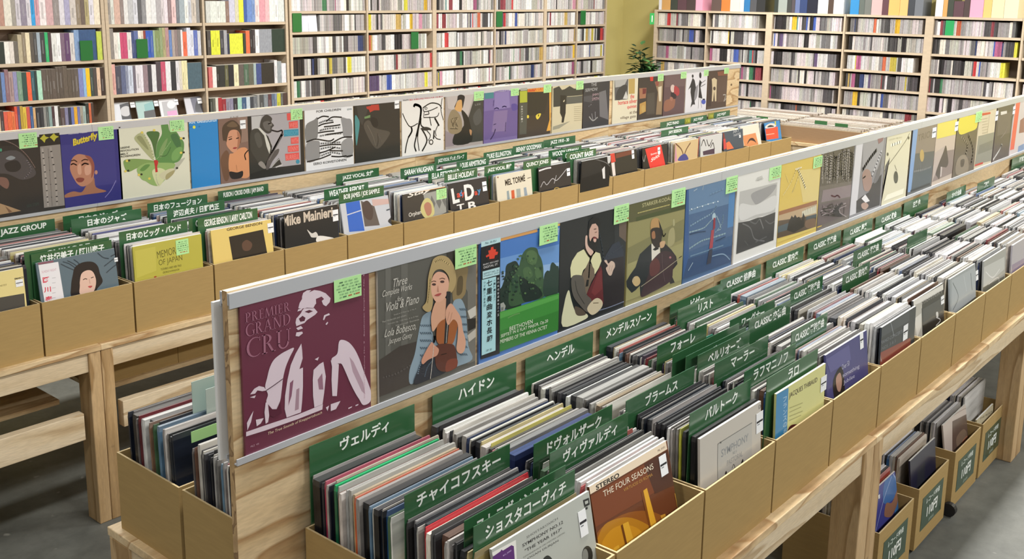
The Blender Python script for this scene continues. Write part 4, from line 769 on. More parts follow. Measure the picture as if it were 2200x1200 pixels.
displayed(FP, (654, 231), (758, 221), 1.395, 'e2e4e7', V, [
 ('B', '7b7c7d', [(938, 375), (1060, 290), (1112, 255), (1120, 400), (1112, 540), (1080, 572), (948, 612)]), ('B', '8d8e91', [(1458, 260), (1540, 270), (1612, 300), (1618, 530), (1500, 542), (1478, 400)]), ('B', '898a8c', [(948, 640), (1130, 600), (1142, 720), (1140, 850), (958, 912)]), ('B', '8e8f91', [(1468, 620), (1620, 560), (1628, 812), (1480, 832)]),
 *[('L', 'aeb0b2', 26, p) for p in ([(1130, 340), (1240, 300), (1340, 300)], [(1140, 450), (1260, 420), (1450, 400)], [(1140, 530), (1300, 500), (1470, 490)], [(1150, 640), (1300, 630), (1450, 620)], [(1150, 720), (1300, 690), (1450, 710)], [(1160, 820), (1300, 770), (1450, 790)])],
 *[('L', DK, 20, p) for p in ([(1110, 275), (1190, 238), (1275, 245)], [(1240, 312), (1330, 250), (1465, 252)], [(1125, 382), (1200, 350), (1345, 325)], [(1210, 392), (1330, 380), (1445, 362)], [(1120, 482), (1240, 462), (1355, 452)], [(1240, 508), (1360, 490), (1482, 472)], [(948, 618), (1080, 575), (1280, 602), (1352, 570)], [(1320, 632), (1480, 550), (1618, 542)], [(1145, 678), (1300, 655), (1455, 652)], [(1140, 778), (1240, 750), (1372, 692)], [(1290, 742), (1480, 746)], [(958, 908), (1150, 860), (1305, 798)], [(1318, 826), (1430, 832), (1535, 820)], [(1540, 830), (1628, 812)])],
 ('T', '2c2c2e', 'FOR CHILDREN', (1095, 185), (1455, 150), 34, .01), ('T', '2c2c2e', 'EERO KOIVISTOINEN', (1055, 958), (1535, 892), 36, .01), ('T', '4a6a78', 'EMI', (1550, 150), (1612, 142), 24)],
 'white record cover of interlocked grey hands with black lines')
V = (750, 190, 7.06)
displayed(FP, (761, 224), (859, 214), 1.393, '2b2a28', V, [
 ('P', '3b3a38', [(110, 260), (260, 240), (280, 330), (200, 560), (150, 480)]), ('B', '4a8b8d', [(88, 420), (150, 480), (158, 560), (140, 700), (108, 860)]), ('B', '4c4842', [(220, 560), (300, 480), (400, 600), (600, 650), (600, 720), (480, 880), (400, 905), (300, 760)]), ('L', '6a645a', 12, [(280, 560), (360, 720), (400, 860)]), ('L', '66605a', 12, [(440, 700), (480, 780), (470, 860)]), ('L', '3a3632', 12, [(430, 680), (440, 800), (420, 880)]), ('P', '6a8a5a', [(230, 430), (320, 400), (320, 440), (235, 460)]), ('B', '1c1c1c', [(340, 440), (420, 460), (440, 560), (380, 590), (335, 520)]), ('P', 'b0382e', [(258, 275), (330, 262), (330, 250), (450, 240), (460, 330), (380, 330), (315, 362), (300, 320), (270, 310)])],
 'near black record cover of a dim hand with red lettering', sticker=((688, 183), (758, 300)))
INK = '141414'
displayed(FP, (863, 214), (953, 203), 1.394, 'e1e0dd', V, [
 ('L', INK, 40, [(985, 272), (1000, 245), (1060, 262), (1090, 310), (1080, 440), (1050, 600), (1022, 720)]), ('L', INK, 26, [(1022, 720), (992, 860), (1015, 950)]), ('L', INK, 16, [(812, 380), (860, 490), (930, 580), (1040, 530)]), ('L', INK, 30, [(945, 590), (950, 650), (900, 740)]), ('L', INK, 22, [(900, 740), (870, 850), (850, 975)]), ('L', INK, 18, [(1120, 292), (1240, 222), (1360, 240), (1402, 300)]), ('L', INK, 14, [(1120, 292), (1140, 350), (1240, 330), (1340, 285)]), ('L', INK, 14, [(1412, 150), (1392, 320), (1430, 480)]), ('L', INK, 14, [(1130, 440), (1320, 430), (1362, 370)]), ('L', INK, 12, [(1140, 350), (1128, 430)]), ('L', INK, 14, [(1145, 400), (1210, 385), (1200, 350)]), ('L', INK, 22, [(1090, 450), (1100, 570), (1240, 625)]), ('L', INK, 16, [(1220, 430), (1245, 560)]), ('L', INK, 30, [(1300, 450), (1362, 560)]), ('L', INK, 16, [(1062, 560), (1040, 760), (1062, 940)]), ('L', INK, 26, [(1100, 610), (1180, 780), (1110, 945)]), ('L', INK, 14, [(1180, 640), (1232, 710), (1200, 790)]), ('L', INK, 26, [(1290, 640), (1280, 760)]), ('L', INK, 14, [(1280, 700), (1330, 760), (1385, 772)]), ('L', INK, 14, [(1345, 560), (1310, 650), (1320, 720)]), ('E', INK, 1243, 812, 34, 42), ('E', 'e1e0dd', 1243, 812, 20, 26), ('B', '2a2a2a', [(1080, 610), (1160, 580), (1240, 610), (1160, 640)]),
 ('T', 'c84a56', 'BEST & BELOVED WAITS FOR THE MAN', (915, 185), (1420, 132), 30, .01), ('T', '2c2c2c', 'RALPH', (820, 190), (900, 182), 22, .01), ('E', INK, 1165, 300, 20, 22), ('E', 'e1e0dd', 1165, 300, 11, 13)],
 'white record cover with thick black ink drawing of joined figures')
displayed(FP, (957, 203), (1038, 193), 1.394, 'a59d9b', V, [
 ('P', 'b9b1ae', [(1480, 100), (1900, 60), (1800, 400), (1500, 300)]), ('P', '8d8288', [(1460, 640), (1600, 700), (1590, 870), (1460, 890)]), ('P', '383a38', [(1885, 190), (2042, 170), (2040, 790), (1590, 852), (1700, 700), (1815, 420)]), ('B', '4c4e4e', [(1880, 420), (1980, 300), (2010, 480), (1920, 560)]), ('B', '1a1b1a', [(1700, 330), (1780, 390), (1832, 520), (1860, 800), (1590, 852), (1600, 690), (1740, 560)]), ('B', '8a7c62', [(1498, 480), (1540, 350), (1600, 318), (1680, 400), (1712, 520), (1700, 640), (1600, 692), (1508, 650)]), *[('L', rr.choice(['6a5e48', 'a8987a', '5a503e']), 12, [(1520+rr.random()*150, 380+rr.random()*240), (1530+rr.random()*150, 400+rr.random()*240)]) for i in range(14)], ('B', 'cb9e64', [(1640, 200), (1690, 168), (1722, 190), (1712, 300), (1690, 352), (1620, 332), (1600, 290)]), ('B', '19191f', [(1638, 180), (1650, 112), (1700, 93), (1752, 120), (1742, 200), (1718, 300), (1710, 192), (1690, 170), (1640, 190), (1608, 282), (1600, 270)]), ('B', 'b08660', [(1825, 620), (1860, 640), (1850, 710), (1830, 680)]), ('T', '8a8a88', 'LEE', (1910, 260), (1995, 246), 26)],
 'record cover of a dark haired woman carrying a big fur bundle', note=((1892, 50), (2040, 175)))
V = (1030, 165, 7.586)
displayed(FP, (1040, 192), (1113, 182), 1.395, '74659d', V, [
 ('P', '8577ac', [(250, 260), (480, 230), (500, 560), (240, 620)]), ('P', '66558f', [(80, 560), (640, 480), (636, 950), (80, 1030)]), ('P', '7c6a98', [(240, 560), (460, 540), (430, 880), (200, 900)]), ('P', '3f8087', [(84, 240), (232, 228), (232, 346), (88, 362)]), ('L', '544690', 18, [(240, 525), (280, 505), (315, 520)]), ('L', '544690', 18, [(370, 495), (405, 478), (440, 490)]), ('B', '544690', [(520, 450), (600, 440), (630, 520), (540, 550)]), ('L', '55447c', 22, [(260, 850), (230, 940), (180, 1020)]), ('L', '55447c', 18, [(430, 740), (420, 900)]), ('L', '584888', 14, [(235, 380), (225, 480)]), ('L', '584a80', 14, [(230, 780), (270, 765)]), ('L', '9a8cc0', 18, [(240, 250), (350, 225), (490, 222)])],
 'purple record cover of a faint face with teal corner patch', note=((512, 195), (640, 300)))
displayed(FP, (1114.5, 182), (1184.5, 173), 1.395, '392f28', V, [
 ('P', '2c2824', [(790, 260), (1140, 250), (1060, 600), (790, 640)]), ('P', 'd8963e', [(785, 160), (1180, 120), (1180, 262), (1045, 240), (785, 250)]), ('P', 'd9a142', [(1138, 262), (1184, 240), (1166, 872), (1092, 884), (1142, 700)]), ('P', 'c85a30', [(790, 215), (905, 200), (905, 236), (790, 246)]), ('T', 'c04a28', 'BLACK CAT', (800, 240), (1035, 215), 50, .02), ('B', 'dcc848', [(920, 630), (960, 600), (1002, 598), (985, 650), (950, 692), (925, 672)]), ('L', '3a2f20', 20, [(958, 640), (966, 615)]), ('E', 'dcc848', 790, 648, 18, 28), ('P', '4b4d47', [(655, 428), (782, 420), (765, 930), (650, 940)]), ('P', 'a9b13a', [(658, 235), (778, 225), (779, 412), (658, 424)]), ('P', 'a0a298', [(668, 190), (778, 176), (778, 220), (668, 230)]), *[('T', 'd8d8d0', ch, (678, 500+i*40), (704, 497+i*40), 26) for i, ch in enumerate('黒猫のブルース')]],
 'black cat record cover with yellow eye and orange edge', note=((1045, 130), (1168, 250)))
displayed(FP, (1187.5, 174), (1252.5, 166), 1.395, 'c9c0a2', V, [
 ('P', '3b3b38', [(1205, 190), (1300, 150), (1345, 212), (1390, 200), (1470, 148), (1540, 190), (1695, 200), (1692, 418), (1420, 445), (1300, 482), (1205, 492)]), ('P', '595a55', [(1420, 330), (1692, 310), (1690, 420), (1420, 445)]), ('L', 'c4bc9e', 9, [(1430, 322), (1560, 312), (1692, 298)]), ('P', '262422', [(1318, 300), (1412, 300), (1405, 590), (1388, 660), (1372, 745), (1338, 745), (1345, 660), (1313, 590)]), ('B', 'c9c0a2', [(1368, 390), (1390, 372), (1384, 400), (1370, 412)]), ('P', '93917f', [(1200, 810), (1480, 720), (1300, 840), (1195, 865)]), *[('L', 'a59d80', 8, [(1540, 490+i*32), (1660, 478+i*32)]) for i in range(8)]],
 'cream record cover with an upside-down dark figure and skyline', note=((1578, 72), (1692, 200)))
displayed(FP, (1254.5, 166), (1311, 157), 1.395, '34343b', V, [
 ('P', '6a6a6f', [(1950, 252), (2060, 215), (2105, 700), (1960, 645)]), ('P', '4a4a50', [(1700, 320), (1830, 300), (1840, 420), (1700, 400)]), ('T', 'a4a4a6', 'THE', (1820, 155), (1912, 145), 52, .01), ('T', 'a4a4a6', 'SERMON!', (1725, 245), (1922, 222), 52, .01), ('T', 'b79ca6', 'JIMMY', (1838, 326), (1948, 314), 50), ('T', 'b79ca6', 'SMITH', (1836, 388), (1946, 376), 50), ('L', 'b4b4b4', 20, [(1790, 650), (1850, 712), (1922, 660)]), ('L', '9a9aa0', 14, [(1830, 600), (1850, 700)]), ('L', '9a9aa0', 14, [(1885, 570), (1890, 690)]), ('L', '8a8a90', 22, [(1780, 480), (1820, 450)])],
 'charcoal record cover with grey title and folded hands')
V = (1300, 130, 7.333)
displayed(FP, (1318, 168), (1371.5, 161), 1.395, 'd7d1b9', V, [
 ('P', '59595a', [(145, 290), (366, 268), (356, 610), (150, 628)]), ('P', 'a9a9a6', [(150, 290), (360, 270), (300, 400), (160, 425)]), ('B', '3a3a3a', [(200, 460), (300, 380), (350, 420), (280, 600), (170, 610)]), ('P', 'c4c4c0', [(280, 600), (330, 480), (354, 560), (352, 606)]), ('P', 'b59b5b', [(370, 276), (470, 264), (466, 520), (374, 526)]), ('T', 'd24c48', 'the', (395, 600), (458, 592), 68, .02), ('T', 'd24c48', 'horace silver', (205, 700), (502, 662), 66, .02), ('T', 'd24c48', 'quintet', (345, 772), (494, 754), 64, .02), ('T', '6c5c4c', 'at the', (385, 842), (500, 828), 50, .01), ('T', '6c5c4c', 'village gate', (235, 938), (484, 906), 56, .01)],
 'cream record cover with grey photo and red lower-case words')
displayed(FP, (1373, 161), (1426.5, 154), 1.395, '3b332d', V, [
 ('P', '9b6c50', [(538, 435), (652, 430), (640, 590), (543, 602)]), ('P', '6a2c2c', [(590, 440), (650, 440), (640, 520), (590, 530)]), ('P', '8b7558', [(780, 335), (915, 315), (890, 850), (800, 852), (830, 500)]), ('P', '4a443c', [(660, 520), (780, 500), (780, 840), (650, 850)]), ('P', 'cfc4ac', [(835, 420), (892, 400), (882, 640), (850, 642)]), ('P', '8a4a40', [(790, 330), (850, 320), (840, 400), (800, 400)]), ('P', 'c43a2e', [(703, 240), (760, 233), (756, 322), (714, 324)]), ('P', 'b18b49', [(545, 680), (642, 640), (642, 800), (540, 852)]), ('E', 'b89a5a', 600, 760, 30, 60)],
 'dark brown record cover of crowded stage with red dot', note=((832, 215), (918, 318)))
displayed(FP, (1428, 154), (1473.5, 148), 1.395, '5d474a', V, [
 ('P', '6a5656', [(950, 230), (1270, 200), (1265, 400), (945, 420)]), ('B', '8b5d49', [(940, 640), (1050, 600), (1102, 590), (1080, 740), (935, 802)]), ('E', 'cab5ad', 1066, 440, 36, 62), ('B', 'a23a3e', [(1092, 400), (1162, 440), (1162, 540), (1092, 545)]), ('B', '2e2428', [(1040, 500), (1120, 540), (1110, 600), (1050, 590)]), ('B', '9a6a58', [(1030, 570), (1070, 590), (1050, 640), (1020, 610)])],
 'dusky maroon record cover of a seated figure in red', note=((1195, 182), (1278, 278)))
displayed(FP, (1475.5, 148), (1521, 142), 1.395, 'd8d8de', V, [
 ('B', '8a8a90', [(1400, 500), (1460, 380), (1450, 560), (1400, 640)]), ('P', '29292b', [(1380, 270), (1410, 310), (1432, 420), (1412, 500), (1402, 600), (1418, 692), (1380, 692), (1345, 742), (1365, 640), (1345, 500), (1350, 420), (1308, 462), (1340, 390)]), ('E', '29292b', 1380, 245, 15, 26), ('P', '202022', [(1490, 300), (1522, 340), (1502, 420), (1532, 600), (1470, 582), (1480, 440), (1475, 380)]), ('E', '202022', 1500, 232, 18, 48), ('L', '202022', 9, [(1510, 360), (1580, 310)]), ('L', '202022', 10, [(1510, 410), (1578, 370)]), ('L', '3a3a3c', 8, [(1476, 590), (1466, 750)]), ('L', '3a3a3c', 8, [(1505, 600), (1520, 740)]), ('E', '4a5ab2', 1550, 648, 34, 40), ('E', '202022', 1555, 610, 20, 12)],
 'white record cover of two dancing black figures', note=((1558, 150), (1626, 240)))
displayed(FP, (1523, 142), (1564.5, 137), 1.395, '4d3d33', V, [
 ('P', '3a2c25', [(1640, 300), (1680, 290), (1670, 720), (1615, 725)]), ('P', '5c4a3e', [(1770, 260), (1930, 230), (1915, 640), (1765, 660)]), ('P', 'caba98', [(1680, 292), (1720, 270), (1762, 300), (1756, 440), (1752, 640), (1730, 642), (1720, 480), (1700, 642), (1680, 642), (1690, 440)]), ('E', '4d3d33', 1722, 440, 20, 30), ('P', '80503a', [(1770, 180), (1920, 150), (1932, 232), (1780, 242)]), ('L', 'd0ccc4', 14, [(1860, 540), (1900, 545), (1870, 640), (1905, 600)])],
 'brown record cover of a pale standing statue, last on the rear board', note=((1878, 118), (1945, 202)))
# ---------------------------------------------------------------- green divider cards
ZC = 1.065
ZCN = 1.049
CARDS_N, CARDS_F = [], []
YTOP = {(k, r): (3.442 if r else 1.036) for k in range(-1, 19) for r in (False, True)}
YTOP.update({(0, False): 1.082, (1, False): 1.091, (2, False): 1.04, (3, False): 1.031, (4, False): 1.057, (5, False): 1.032, (6, False): 1.057, (7, False): 1.055, (8, False): 1.04,
 (0, True): 3.452, (1, True): 3.475, (2, True): 3.442, (3, True): 3.46, (4, True): 3.442, (5, True): 3.49, (6, True): 3.448, (7, True): 3.485, (8, True): 3.468, (9, True): 3.462, (10, True): 3.44, (11, True): 3.47, (12, True): 3.462, (13, True): 3.44, (14, True): 3.445, (15, True): 3.47})
def card(tl, tr, text, label, rear=False, x1=None, x0=None, face='32603c', lime=None, z=None, tw=None, push=0):
    z = z or (ZC if rear else ZCN)
    A, B = onZ(tl, z), onZ(tr, z)
    y = (A.y+B.y)/2; xa, xb = A.x, B.x
    if x0 is not None: xa = x0
    if x1 is not None: xb = x1
    kk = int(((xa+xb)/2-P0)/PITCH)
    lim = (YTOP[(kk, rear)]+.014+push, 3.955 if rear else 1.5485)
    if y < 1.5 or rear and y < 3.9: lim = (lim[0], 3.684 if rear and y < 3.695 else (1.272 if y < 1.285 else lim[1]))
    y2 = min(max(y, lim[0]), lim[1])
    if abs(y2-y) > .0005:
        y = y2; A, B = onY(tl, y), onY(tr, y); z = min((A.z+B.z)/2, 1.08)
        if x0 is None: xa = A.x
        if x1 is None: xb = B.x
    m = MB(); m.box(xa, xb, y-.0008, y+.0008, .71, z, lin(face))
    o = m.build('divider_card', M_GREEN, loc=((xa+xb)/2, y, .71))
    tag(o, label, 'divider card', 'green divider cards of the rear rack' if rear else 'green divider cards of the front rack')
    if text: lettering(o, text, (xa+xb)/2+(.035 if lime else 0), y-.0016, z-.038, z-.009, tw or (xb-xa)*.80, lin('eef4ee'), .028)
    if lime:
        m = MB(); m.box(xa, xa+.085, y-.0014, y-.0009, z-.055, z, lin('8a8c2c')); m.build('lime_patch', M_GREEN, o, loc=WL[o.name])
        lettering(o, lime, xa+.043, y-.0022, z-.036, z-.012, .07, lin('c8c84a'), .02, 'patch_lettering')
    (CARDS_F if rear else CARDS_N).append((y, xa, xb))
G = 'green divider card '
for tl, tr, t, l in [
 ((664, 958), (890, 868), 'ヴェルディ', 'with five white katakana, standing left under the maroon cover'),
 ((929, 846), (1109, 780), 'ハイドン', 'with four katakana beginning with ha, under the viola cover'),
 ((1129, 769), (1274, 712), 'ヘンデル', 'with four katakana beginning with he, under the green meadow cover'),
 ((1289, 704), (1411, 656), 'メンデルスゾーン', 'with eight katakana, under the bearded cellist cover'),
 ((1443, 655), (1550, 607), 'ビゼー', 'half hidden against the board behind the three-katakana card'),
 ((1463, 667), (1565, 615), 'リスト', 'with three katakana under the bald cellist cover'),
 ((1548, 601), (1635, 567), 'CLASSIC 協奏曲', 'reading CLASSIC below the blue sea cover'),
 ((1647, 560), (1727, 528), 'CLASSIC 室内楽', 'reading CLASSIC below the grey dunes cover'),
 ((1737, 520), (1807, 495), 'CLASSIC 器楽曲', 'reading CLASSIC below the yellow landscape cover'),
 ((1813, 492), (1875, 467), 'CLASSIC 声楽', 'pale and glaring, below the crinkled woodland cover'),
 ((1882, 465), (1937, 445), 'CLASSIC 歌曲', 'dark green, below the folded plastic portrait cover'),
 ((1943, 433), (1995, 418), '古楽 他', 'with glare, below the light blue strip cover'),
 ((2030, 413), (2080, 397), 'オペラ全曲', 'below the yellow-topped seated figure cover'),
 ((2093, 393), (2145, 379), '管弦楽', 'below the torn yellow-topped rock cover'),
 ((2175, 341), (2216, 324), '現代音楽', 'olive green, at the right edge under the red strip cover'),
 ((870, 1065), (1094, 952), 'チャイコフスキー', 'with eight katakana across the nearest column of records'),
 ((998, 1119), (1214, 998), 'ストラヴィンスキー', 'cut through by the card in front, over the symphony sleeve'),
 ((1017, 1131), (1235, 1008), 'ショスタコーヴィチ', 'with nine katakana just behind the symphony sleeve'),
 ((1144, 953), (1318, 869), 'ドヴォルザーク', 'with seven katakana beginning with do, second record column'),
 ((1178, 972), (1352, 885), 'ヴィヴァルディ', 'shiny, with seven katakana, in front of the other in the second column'),
 ((1347, 862), (1490, 785), 'ブラームス', 'with five katakana ending in su, third record column'),
 ((1475, 887), (1620, 815), 'バルトーク', 'with five katakana ending in ku, behind the framed grey sleeve'),
 ((1401, 740), (1530, 697), 'フォーレ', 'with four katakana, dull green, in the fourth column'),
 ((1443, 762), (1590, 694), None, 'rearmost blank one of a tight stack of cards, fourth column'),
 ((1472, 765), (1604, 702), 'ラヴェル', 'mostly hidden, second of a tight stack, fourth column'),
 ((1495, 762), (1615, 708), 'ベルリオーズ', 'with six katakana at the front of the tight stack'),
 ((1535, 780), (1652, 720), 'マーラー', 'with four katakana beginning with ma, middle of the rack'),
 ((1565, 687), (1668, 643), 'ワーグナー', 'with five katakana beginning with wa, middle of the rack'),
 ((1603, 686), (1705, 645), 'CLASSIC 交響曲', 'reading CLASSIC in large letters behind the six-katakana card'),
 ((1690, 622), (1777, 593), 'CLASSIC 管弦楽曲', 'reading CLASSIC, small, in the sixth column of the front rack'),
 ((1803, 588), (1877, 563), 'CLASSIC 室内楽', 'pale glaring one reading CLASSIC in the seventh column'),
 ((1690, 710), (1788, 673), 'CLASSIC 管弦楽曲', 'reading CLASSIC above the violet sleeve'),
 ((1597, 798), (1712, 737), 'ラフマニノフ', 'with six katakana, behind the yellow sleeve with blue strip'),
 ((1648, 812), (1757, 750), 'ラロ', 'with two katakana, just behind the yellow sleeve'),
 ((1832, 540), (1898, 513), 'CLASSIC 器楽曲', 'reading CLASSIC in the eighth column against white records'),
 ((1950, 510), (1993, 490), None, 'lying low among grey records of the tenth column')]:
    card(tl, tr, t, G+l)
for tl, tr, t, l in [
 ((-24, 490), (120, 470), 'JAZZ GROUP', 'reading JAZZ GROUP at the left edge of the rear rack'),
 ((135, 465), (283, 441), '日本のジャズ', 'hidden behind a Japanese card, left part of the rear rack'),
 ((153, 472), (302, 447), '日本のジャズ', 'with white Japanese words, second column of the rear rack'),
 ((315, 437), (446, 417), '日本のフュージョン', 'with ten Japanese characters under the lettuce cover'),
 ((353, 448), (487, 430), '渡辺貞夫 / 日野皓正', 'with two Japanese names and a slash under the lettuce cover'),
 ((463, 410), (581, 395), 'FUSION / CROSS OVER / JAM BAND', 'with three English terms below the brown portrait cover'),
 ((51, 540), (234, 510), 'CHIKORE', 'showing only its first letter behind the two-name card'),
 ((66, 546), (239, 515), '笠井紀美子 / 阿川泰子', 'with two long Japanese names above the palm leaf cover'),
 ((253, 498), (404, 473), '日本のビッグ・バンド', 'with Japanese words above the lime green sleeve'),
 ((403, 470), (540, 447), 'CHICK COREA', 'cut by the card before it, behind the yellow framed sleeve'),
 ((422, 469), (555, 447), 'GEORGE BENSON / LARRY CARLTON', 'with two English names above the yellow framed sleeve'),
 ((720, 374), (816, 360), 'JAZZ VOCAL 女性', 'reading JAZZ VOCAL below the interlocked hands cover'),
 ((690, 406), (797, 392), 'WEATHER REPORT', 'half hidden with W showing, sixth column of the rear rack'),
 ((722, 414), (830, 399), 'BOB JAMES / JOE SAMPLE', 'with two English names above the blue and white sleeve'),
 ((858, 362), (940, 350), 'SARAH VAUGHAN', 'pale, with one English name, below the near black cover'),
 ((930, 337), (1007, 327), 'JAZZ VOCAL デュオ, グループ', 'with JAZZ VOCAL and katakana, below the ink drawing cover'),
 ((915, 369), (998, 358), 'ELLA FITZGERALD', 'cut across its letters, behind the black lettered sleeve'),
 ((950, 372), (1030, 361), 'BILLIE HOLIDAY', 'just above the black sleeve with big white letters'),
 ((1036, 357), (1110, 347), 'JAZZ VOCAL 男性', 'reading JAZZ VOCAL above the cream sleeve'),
 ((976, 347), (1055, 337), 'LOUIS ARMSTRONG', 'pale and glaring under the fur bundle cover'),
 ((1037, 328), (1106, 318), 'DUKE ELLINGTON', 'pale, with a white dot, below the purple cover'),
 ((1099, 314), (1172, 304), 'BENNY GOODMAN', 'with one English name below the black cat cover'),
 ((1172, 302), (1232, 290), 'JAZZ 1910 - 30', 'below the upside-down figure cover'),
 ((1122, 347), (1186, 337), 'QUINCY JONES', 'behind the black sleeve with white signature'),
 ((1178, 324), (1250, 312), 'WOODY HERMAN', 'partly hidden, left of the front card below the sermon cover'),
 ((1207, 327), (1268, 317), 'COUNT BASIE', 'directly behind the front card, tenth column of the rear rack'),
 ((1220, 330), (1278, 318), 'COUNT BASIE', 'front one above the plain black sleeve'),
 ((1422, 263), (1468, 254), 'JAZZ PIANO', 'below the dark stage cover with red dot'),
 ((1425, 281), (1475, 270), 'JAM SESSION', 'small, above the grey line drawing sleeve')]:
    card(tl, tr, t, G+l, rear=True, push=.006 if t in ('CHIKORE', 'CHICK COREA', 'WEATHER REPORT', 'ELLA FITZGERALD') else 0)
card((1473, 254), (1517, 246), 'JAZZ 中古盤', G+'with lime patch below the dusky maroon cover', rear=True, lime='新着')
card((1525, 244), (1565, 236), 'JAZZ 中古盤', G+'with lime patch at the far end of the rear board', rear=True, lime='新着')

# ---------------------------------------------------------------- records in the boxes
GREYS = ['d2d2d0', 'dcdcda', 'c4c4c4', 'b6b6b8', 'e4e4e2', 'aaaaac', '9a9a9c', '8a8886', '5a5a5c', '2c2c2e', '3c3c40', '6e6a66', 'c8c2b8', 'd8d0c0', 'b8b0a0']
ACC = ['8a3038', 'a8483c', '2f5a8c', '26365c', '4a6a4c', 'c8b878', '6a4a3a', '80604c', '5a7890', 'c8a8a0', '4a3c50', 'a08c5c']
def redge(c, k=.3):  # lifts the top edge colour to imitate light reflecting off the plastic
    l = sum(c)/3
    return tuple(min(1, x*0.62+(k if l > .1 else k*.35)) for x in c)
NEARG = ['8e8a86', '9c9a96', 'b2aea6', '7c7872', '6c6866', 'c6c2ba', 'dad6ce', '5c5a5a', 'a4a09a', 'e2e0da']
def rec_cols(dark, near=False):
    r = R.random()
    if r < dark: c = R.choice(['1c1c1e', '232326', '2c2a2a', '3a3a3e', '24262c', '1e2430'])
    elif r < dark+.16: c = R.choice(ACC)
    else: c = R.choice(NEARG if near else GREYS)
    return jit(lin(c), .12)
def rec_geom(m, x0, w, y, t, zb, h, dy, c, e=None, b_=.2):
    """a sleeve: spine at the near end, plastic sheen painted as a paler top; dy leans the top back."""
    e = e or redge(c, b_); sp = c
    b = [(x0, y, zb), (x0+w, y, zb), (x0+w, y+t, zb), (x0, y+t, zb)]
    k = .0012
    s = [(x0, y+dy*.96, zb+h*.96), (x0+w, y+dy*.96, zb+h*.96), (x0+w, y+t+dy*.96, zb+h*.96), (x0, y+t+dy*.96, zb+h*.96)]
    p = [(x0+k, y+dy+min(k, t*.3), zb+h), (x0+w-k, y+dy+min(k, t*.3), zb+h), (x0+w-k, y+t+dy-min(k, t*.3), zb+h), (x0+k, y+t+dy-min(k, t*.3), zb+h)]
    q = tuple((a+b_)/2 for a, b_ in zip(c, e))
    m.hexa(b+s, c, 0, [c, c, c, c, c, sp]); del m.f[-5], m.c[-5], m.m[-5]
    n = len(m.v)-4; o = len(m.v); m.v += p
    for i in range(4): m.f.append((n+i, n+(i+1) % 4, o+(i+1) % 4, o+i)); m.c.append(q); m.m.append(0)
    m.f.append((o, o+1, o+2, o+3)); m.c.append(e); m.m.append(0)
NREC = [0]
STUFF = MB()
def rec_thing(args, label, group):
    m = MB(); rec_geom(m, *args)
    o = m.build('vinyl_record', M_REC, loc=(args[0]+args[1]/2, args[2], args[4])); NREC[0] += 1
    return tag(o, label, 'record', group)
def fill(k, row, rear, single, dark, tscale, lo, hi, x0=None, wrow=None, special=None, where=None):
    """Fill one box with sleeves from lo (front) to hi (back) along y."""
    xb = (P0+PITCH*k) if x0 is None else x0
    cards = CARDS_F if rear else CARDS_N
    y = lo; i = 0; zb = ZT+.0052; lean = R.uniform(.0, .012); base_h = R.uniform(.316, .321)-(0 if rear else .019)
    drop = 0
    while y < hi-.004:
        r = R.random()
        t = (R.uniform(.003, .0055) if r < .66 else (R.uniform(.0055, .009) if r < .9 else R.uniform(.011, .02)))*tscale
        if y+t > hi: break
        w = R.uniform(.288, .298); xo = xb+.012+R.uniform(0, .012)+(0 if R.random() < .85 else R.uniform(0, .02))
        for cy, ca, cb in cards:
            if ca < xb+.25 and cb > xb+.05 and y-.0012 < cy-lean*.5 < y+t+.0012+lean*.5:
                room = cy-.0015-lean-y
                if room > .0024: t = min(t, room)
                else: y = cy+.0018
        if y+t+lean > hi+.004: break
        c = rec_cols(dark, k < 5 and not rear); e = None
        if special and i in special:
            c = lin(special[i][0]); t = special[i][1] if len(special[i]) > 1 else t
            if len(special[i]) > 2: e = lin(special[i][2])
        h = base_h+R.uniform(-.006, .006)
        a = (xo, w, y, t, zb, h, lean, c, e, (.13 if k < 4 else .24) if not rear else (.2 if k < 1 else .3))  # last value: farther tops painted paler for stronger reflection off the plastic
        if single:
            rec_thing(a, '%s record, %s from the front, %s' % (cname(c), ordn(i+1), where), 'records in the nearest boxes')
        else: rec_geom(STUFF, *a)
        y += t+(R.uniform(.0003, .0016) if R.random() < .85 else R.uniform(.002, .006)); i += 1
        lean = min(max(lean+R.uniform(-.0012, .0012), 0), .012)

# sleeves facing out at the front of each column, with their covers
FRONT = []
def fronted(k, rear, ytop, base, view, ops, label, sticker=None, note=None, x0=None, x1=None, w=.29, ybot=None, ztop=None, grp=None, zb=None, spine=None, t=.006):
    yb = (1.0215 if not rear else 3.4345) if ybot is None else ybot
    xa = ((P0+PITCH*k+.014) if rear else {0: 1.233, 1: 1.536, 2: 1.881, 3: 2.236, 4: 2.585, 6: 3.265}.get(k, P0+PITCH*k+.02)) if x0 is None else x0
    wd = (x1-xa) if x1 is not None else w
    zb = ZT+.0055 if zb is None else zb; zt = (zb+(.3215 if rear else .302)) if ztop is None else ztop
    o = Vector((xa, yb, zb)); v = Vector((0, ytop-yb, zt-zb))
    cv = Cover(o, (1, 0, 0), v, wd, v.length, t, base, view, spine)
    cv.draw(ops)
    ob = cv.mb.build('vinyl_record', M_PRINT, loc=(xa+wd/2, yb, zb)); NREC[0] += 1
    tag(ob, label, 'record', grp or ('records facing out on the rear rack' if rear else 'records facing out on the front rack'))
    if sticker: cv.slip('price_sticker', ob, sticker[0], sticker[1], 'eef0f2', 'sticker')
    if note: cv.slip('price_note', ob, note[0], note[1], 'b4e69e', 'note')
    FRONT.append((k, rear, ytop+t, yb+t))
V = (1040, 1010, 6.315)
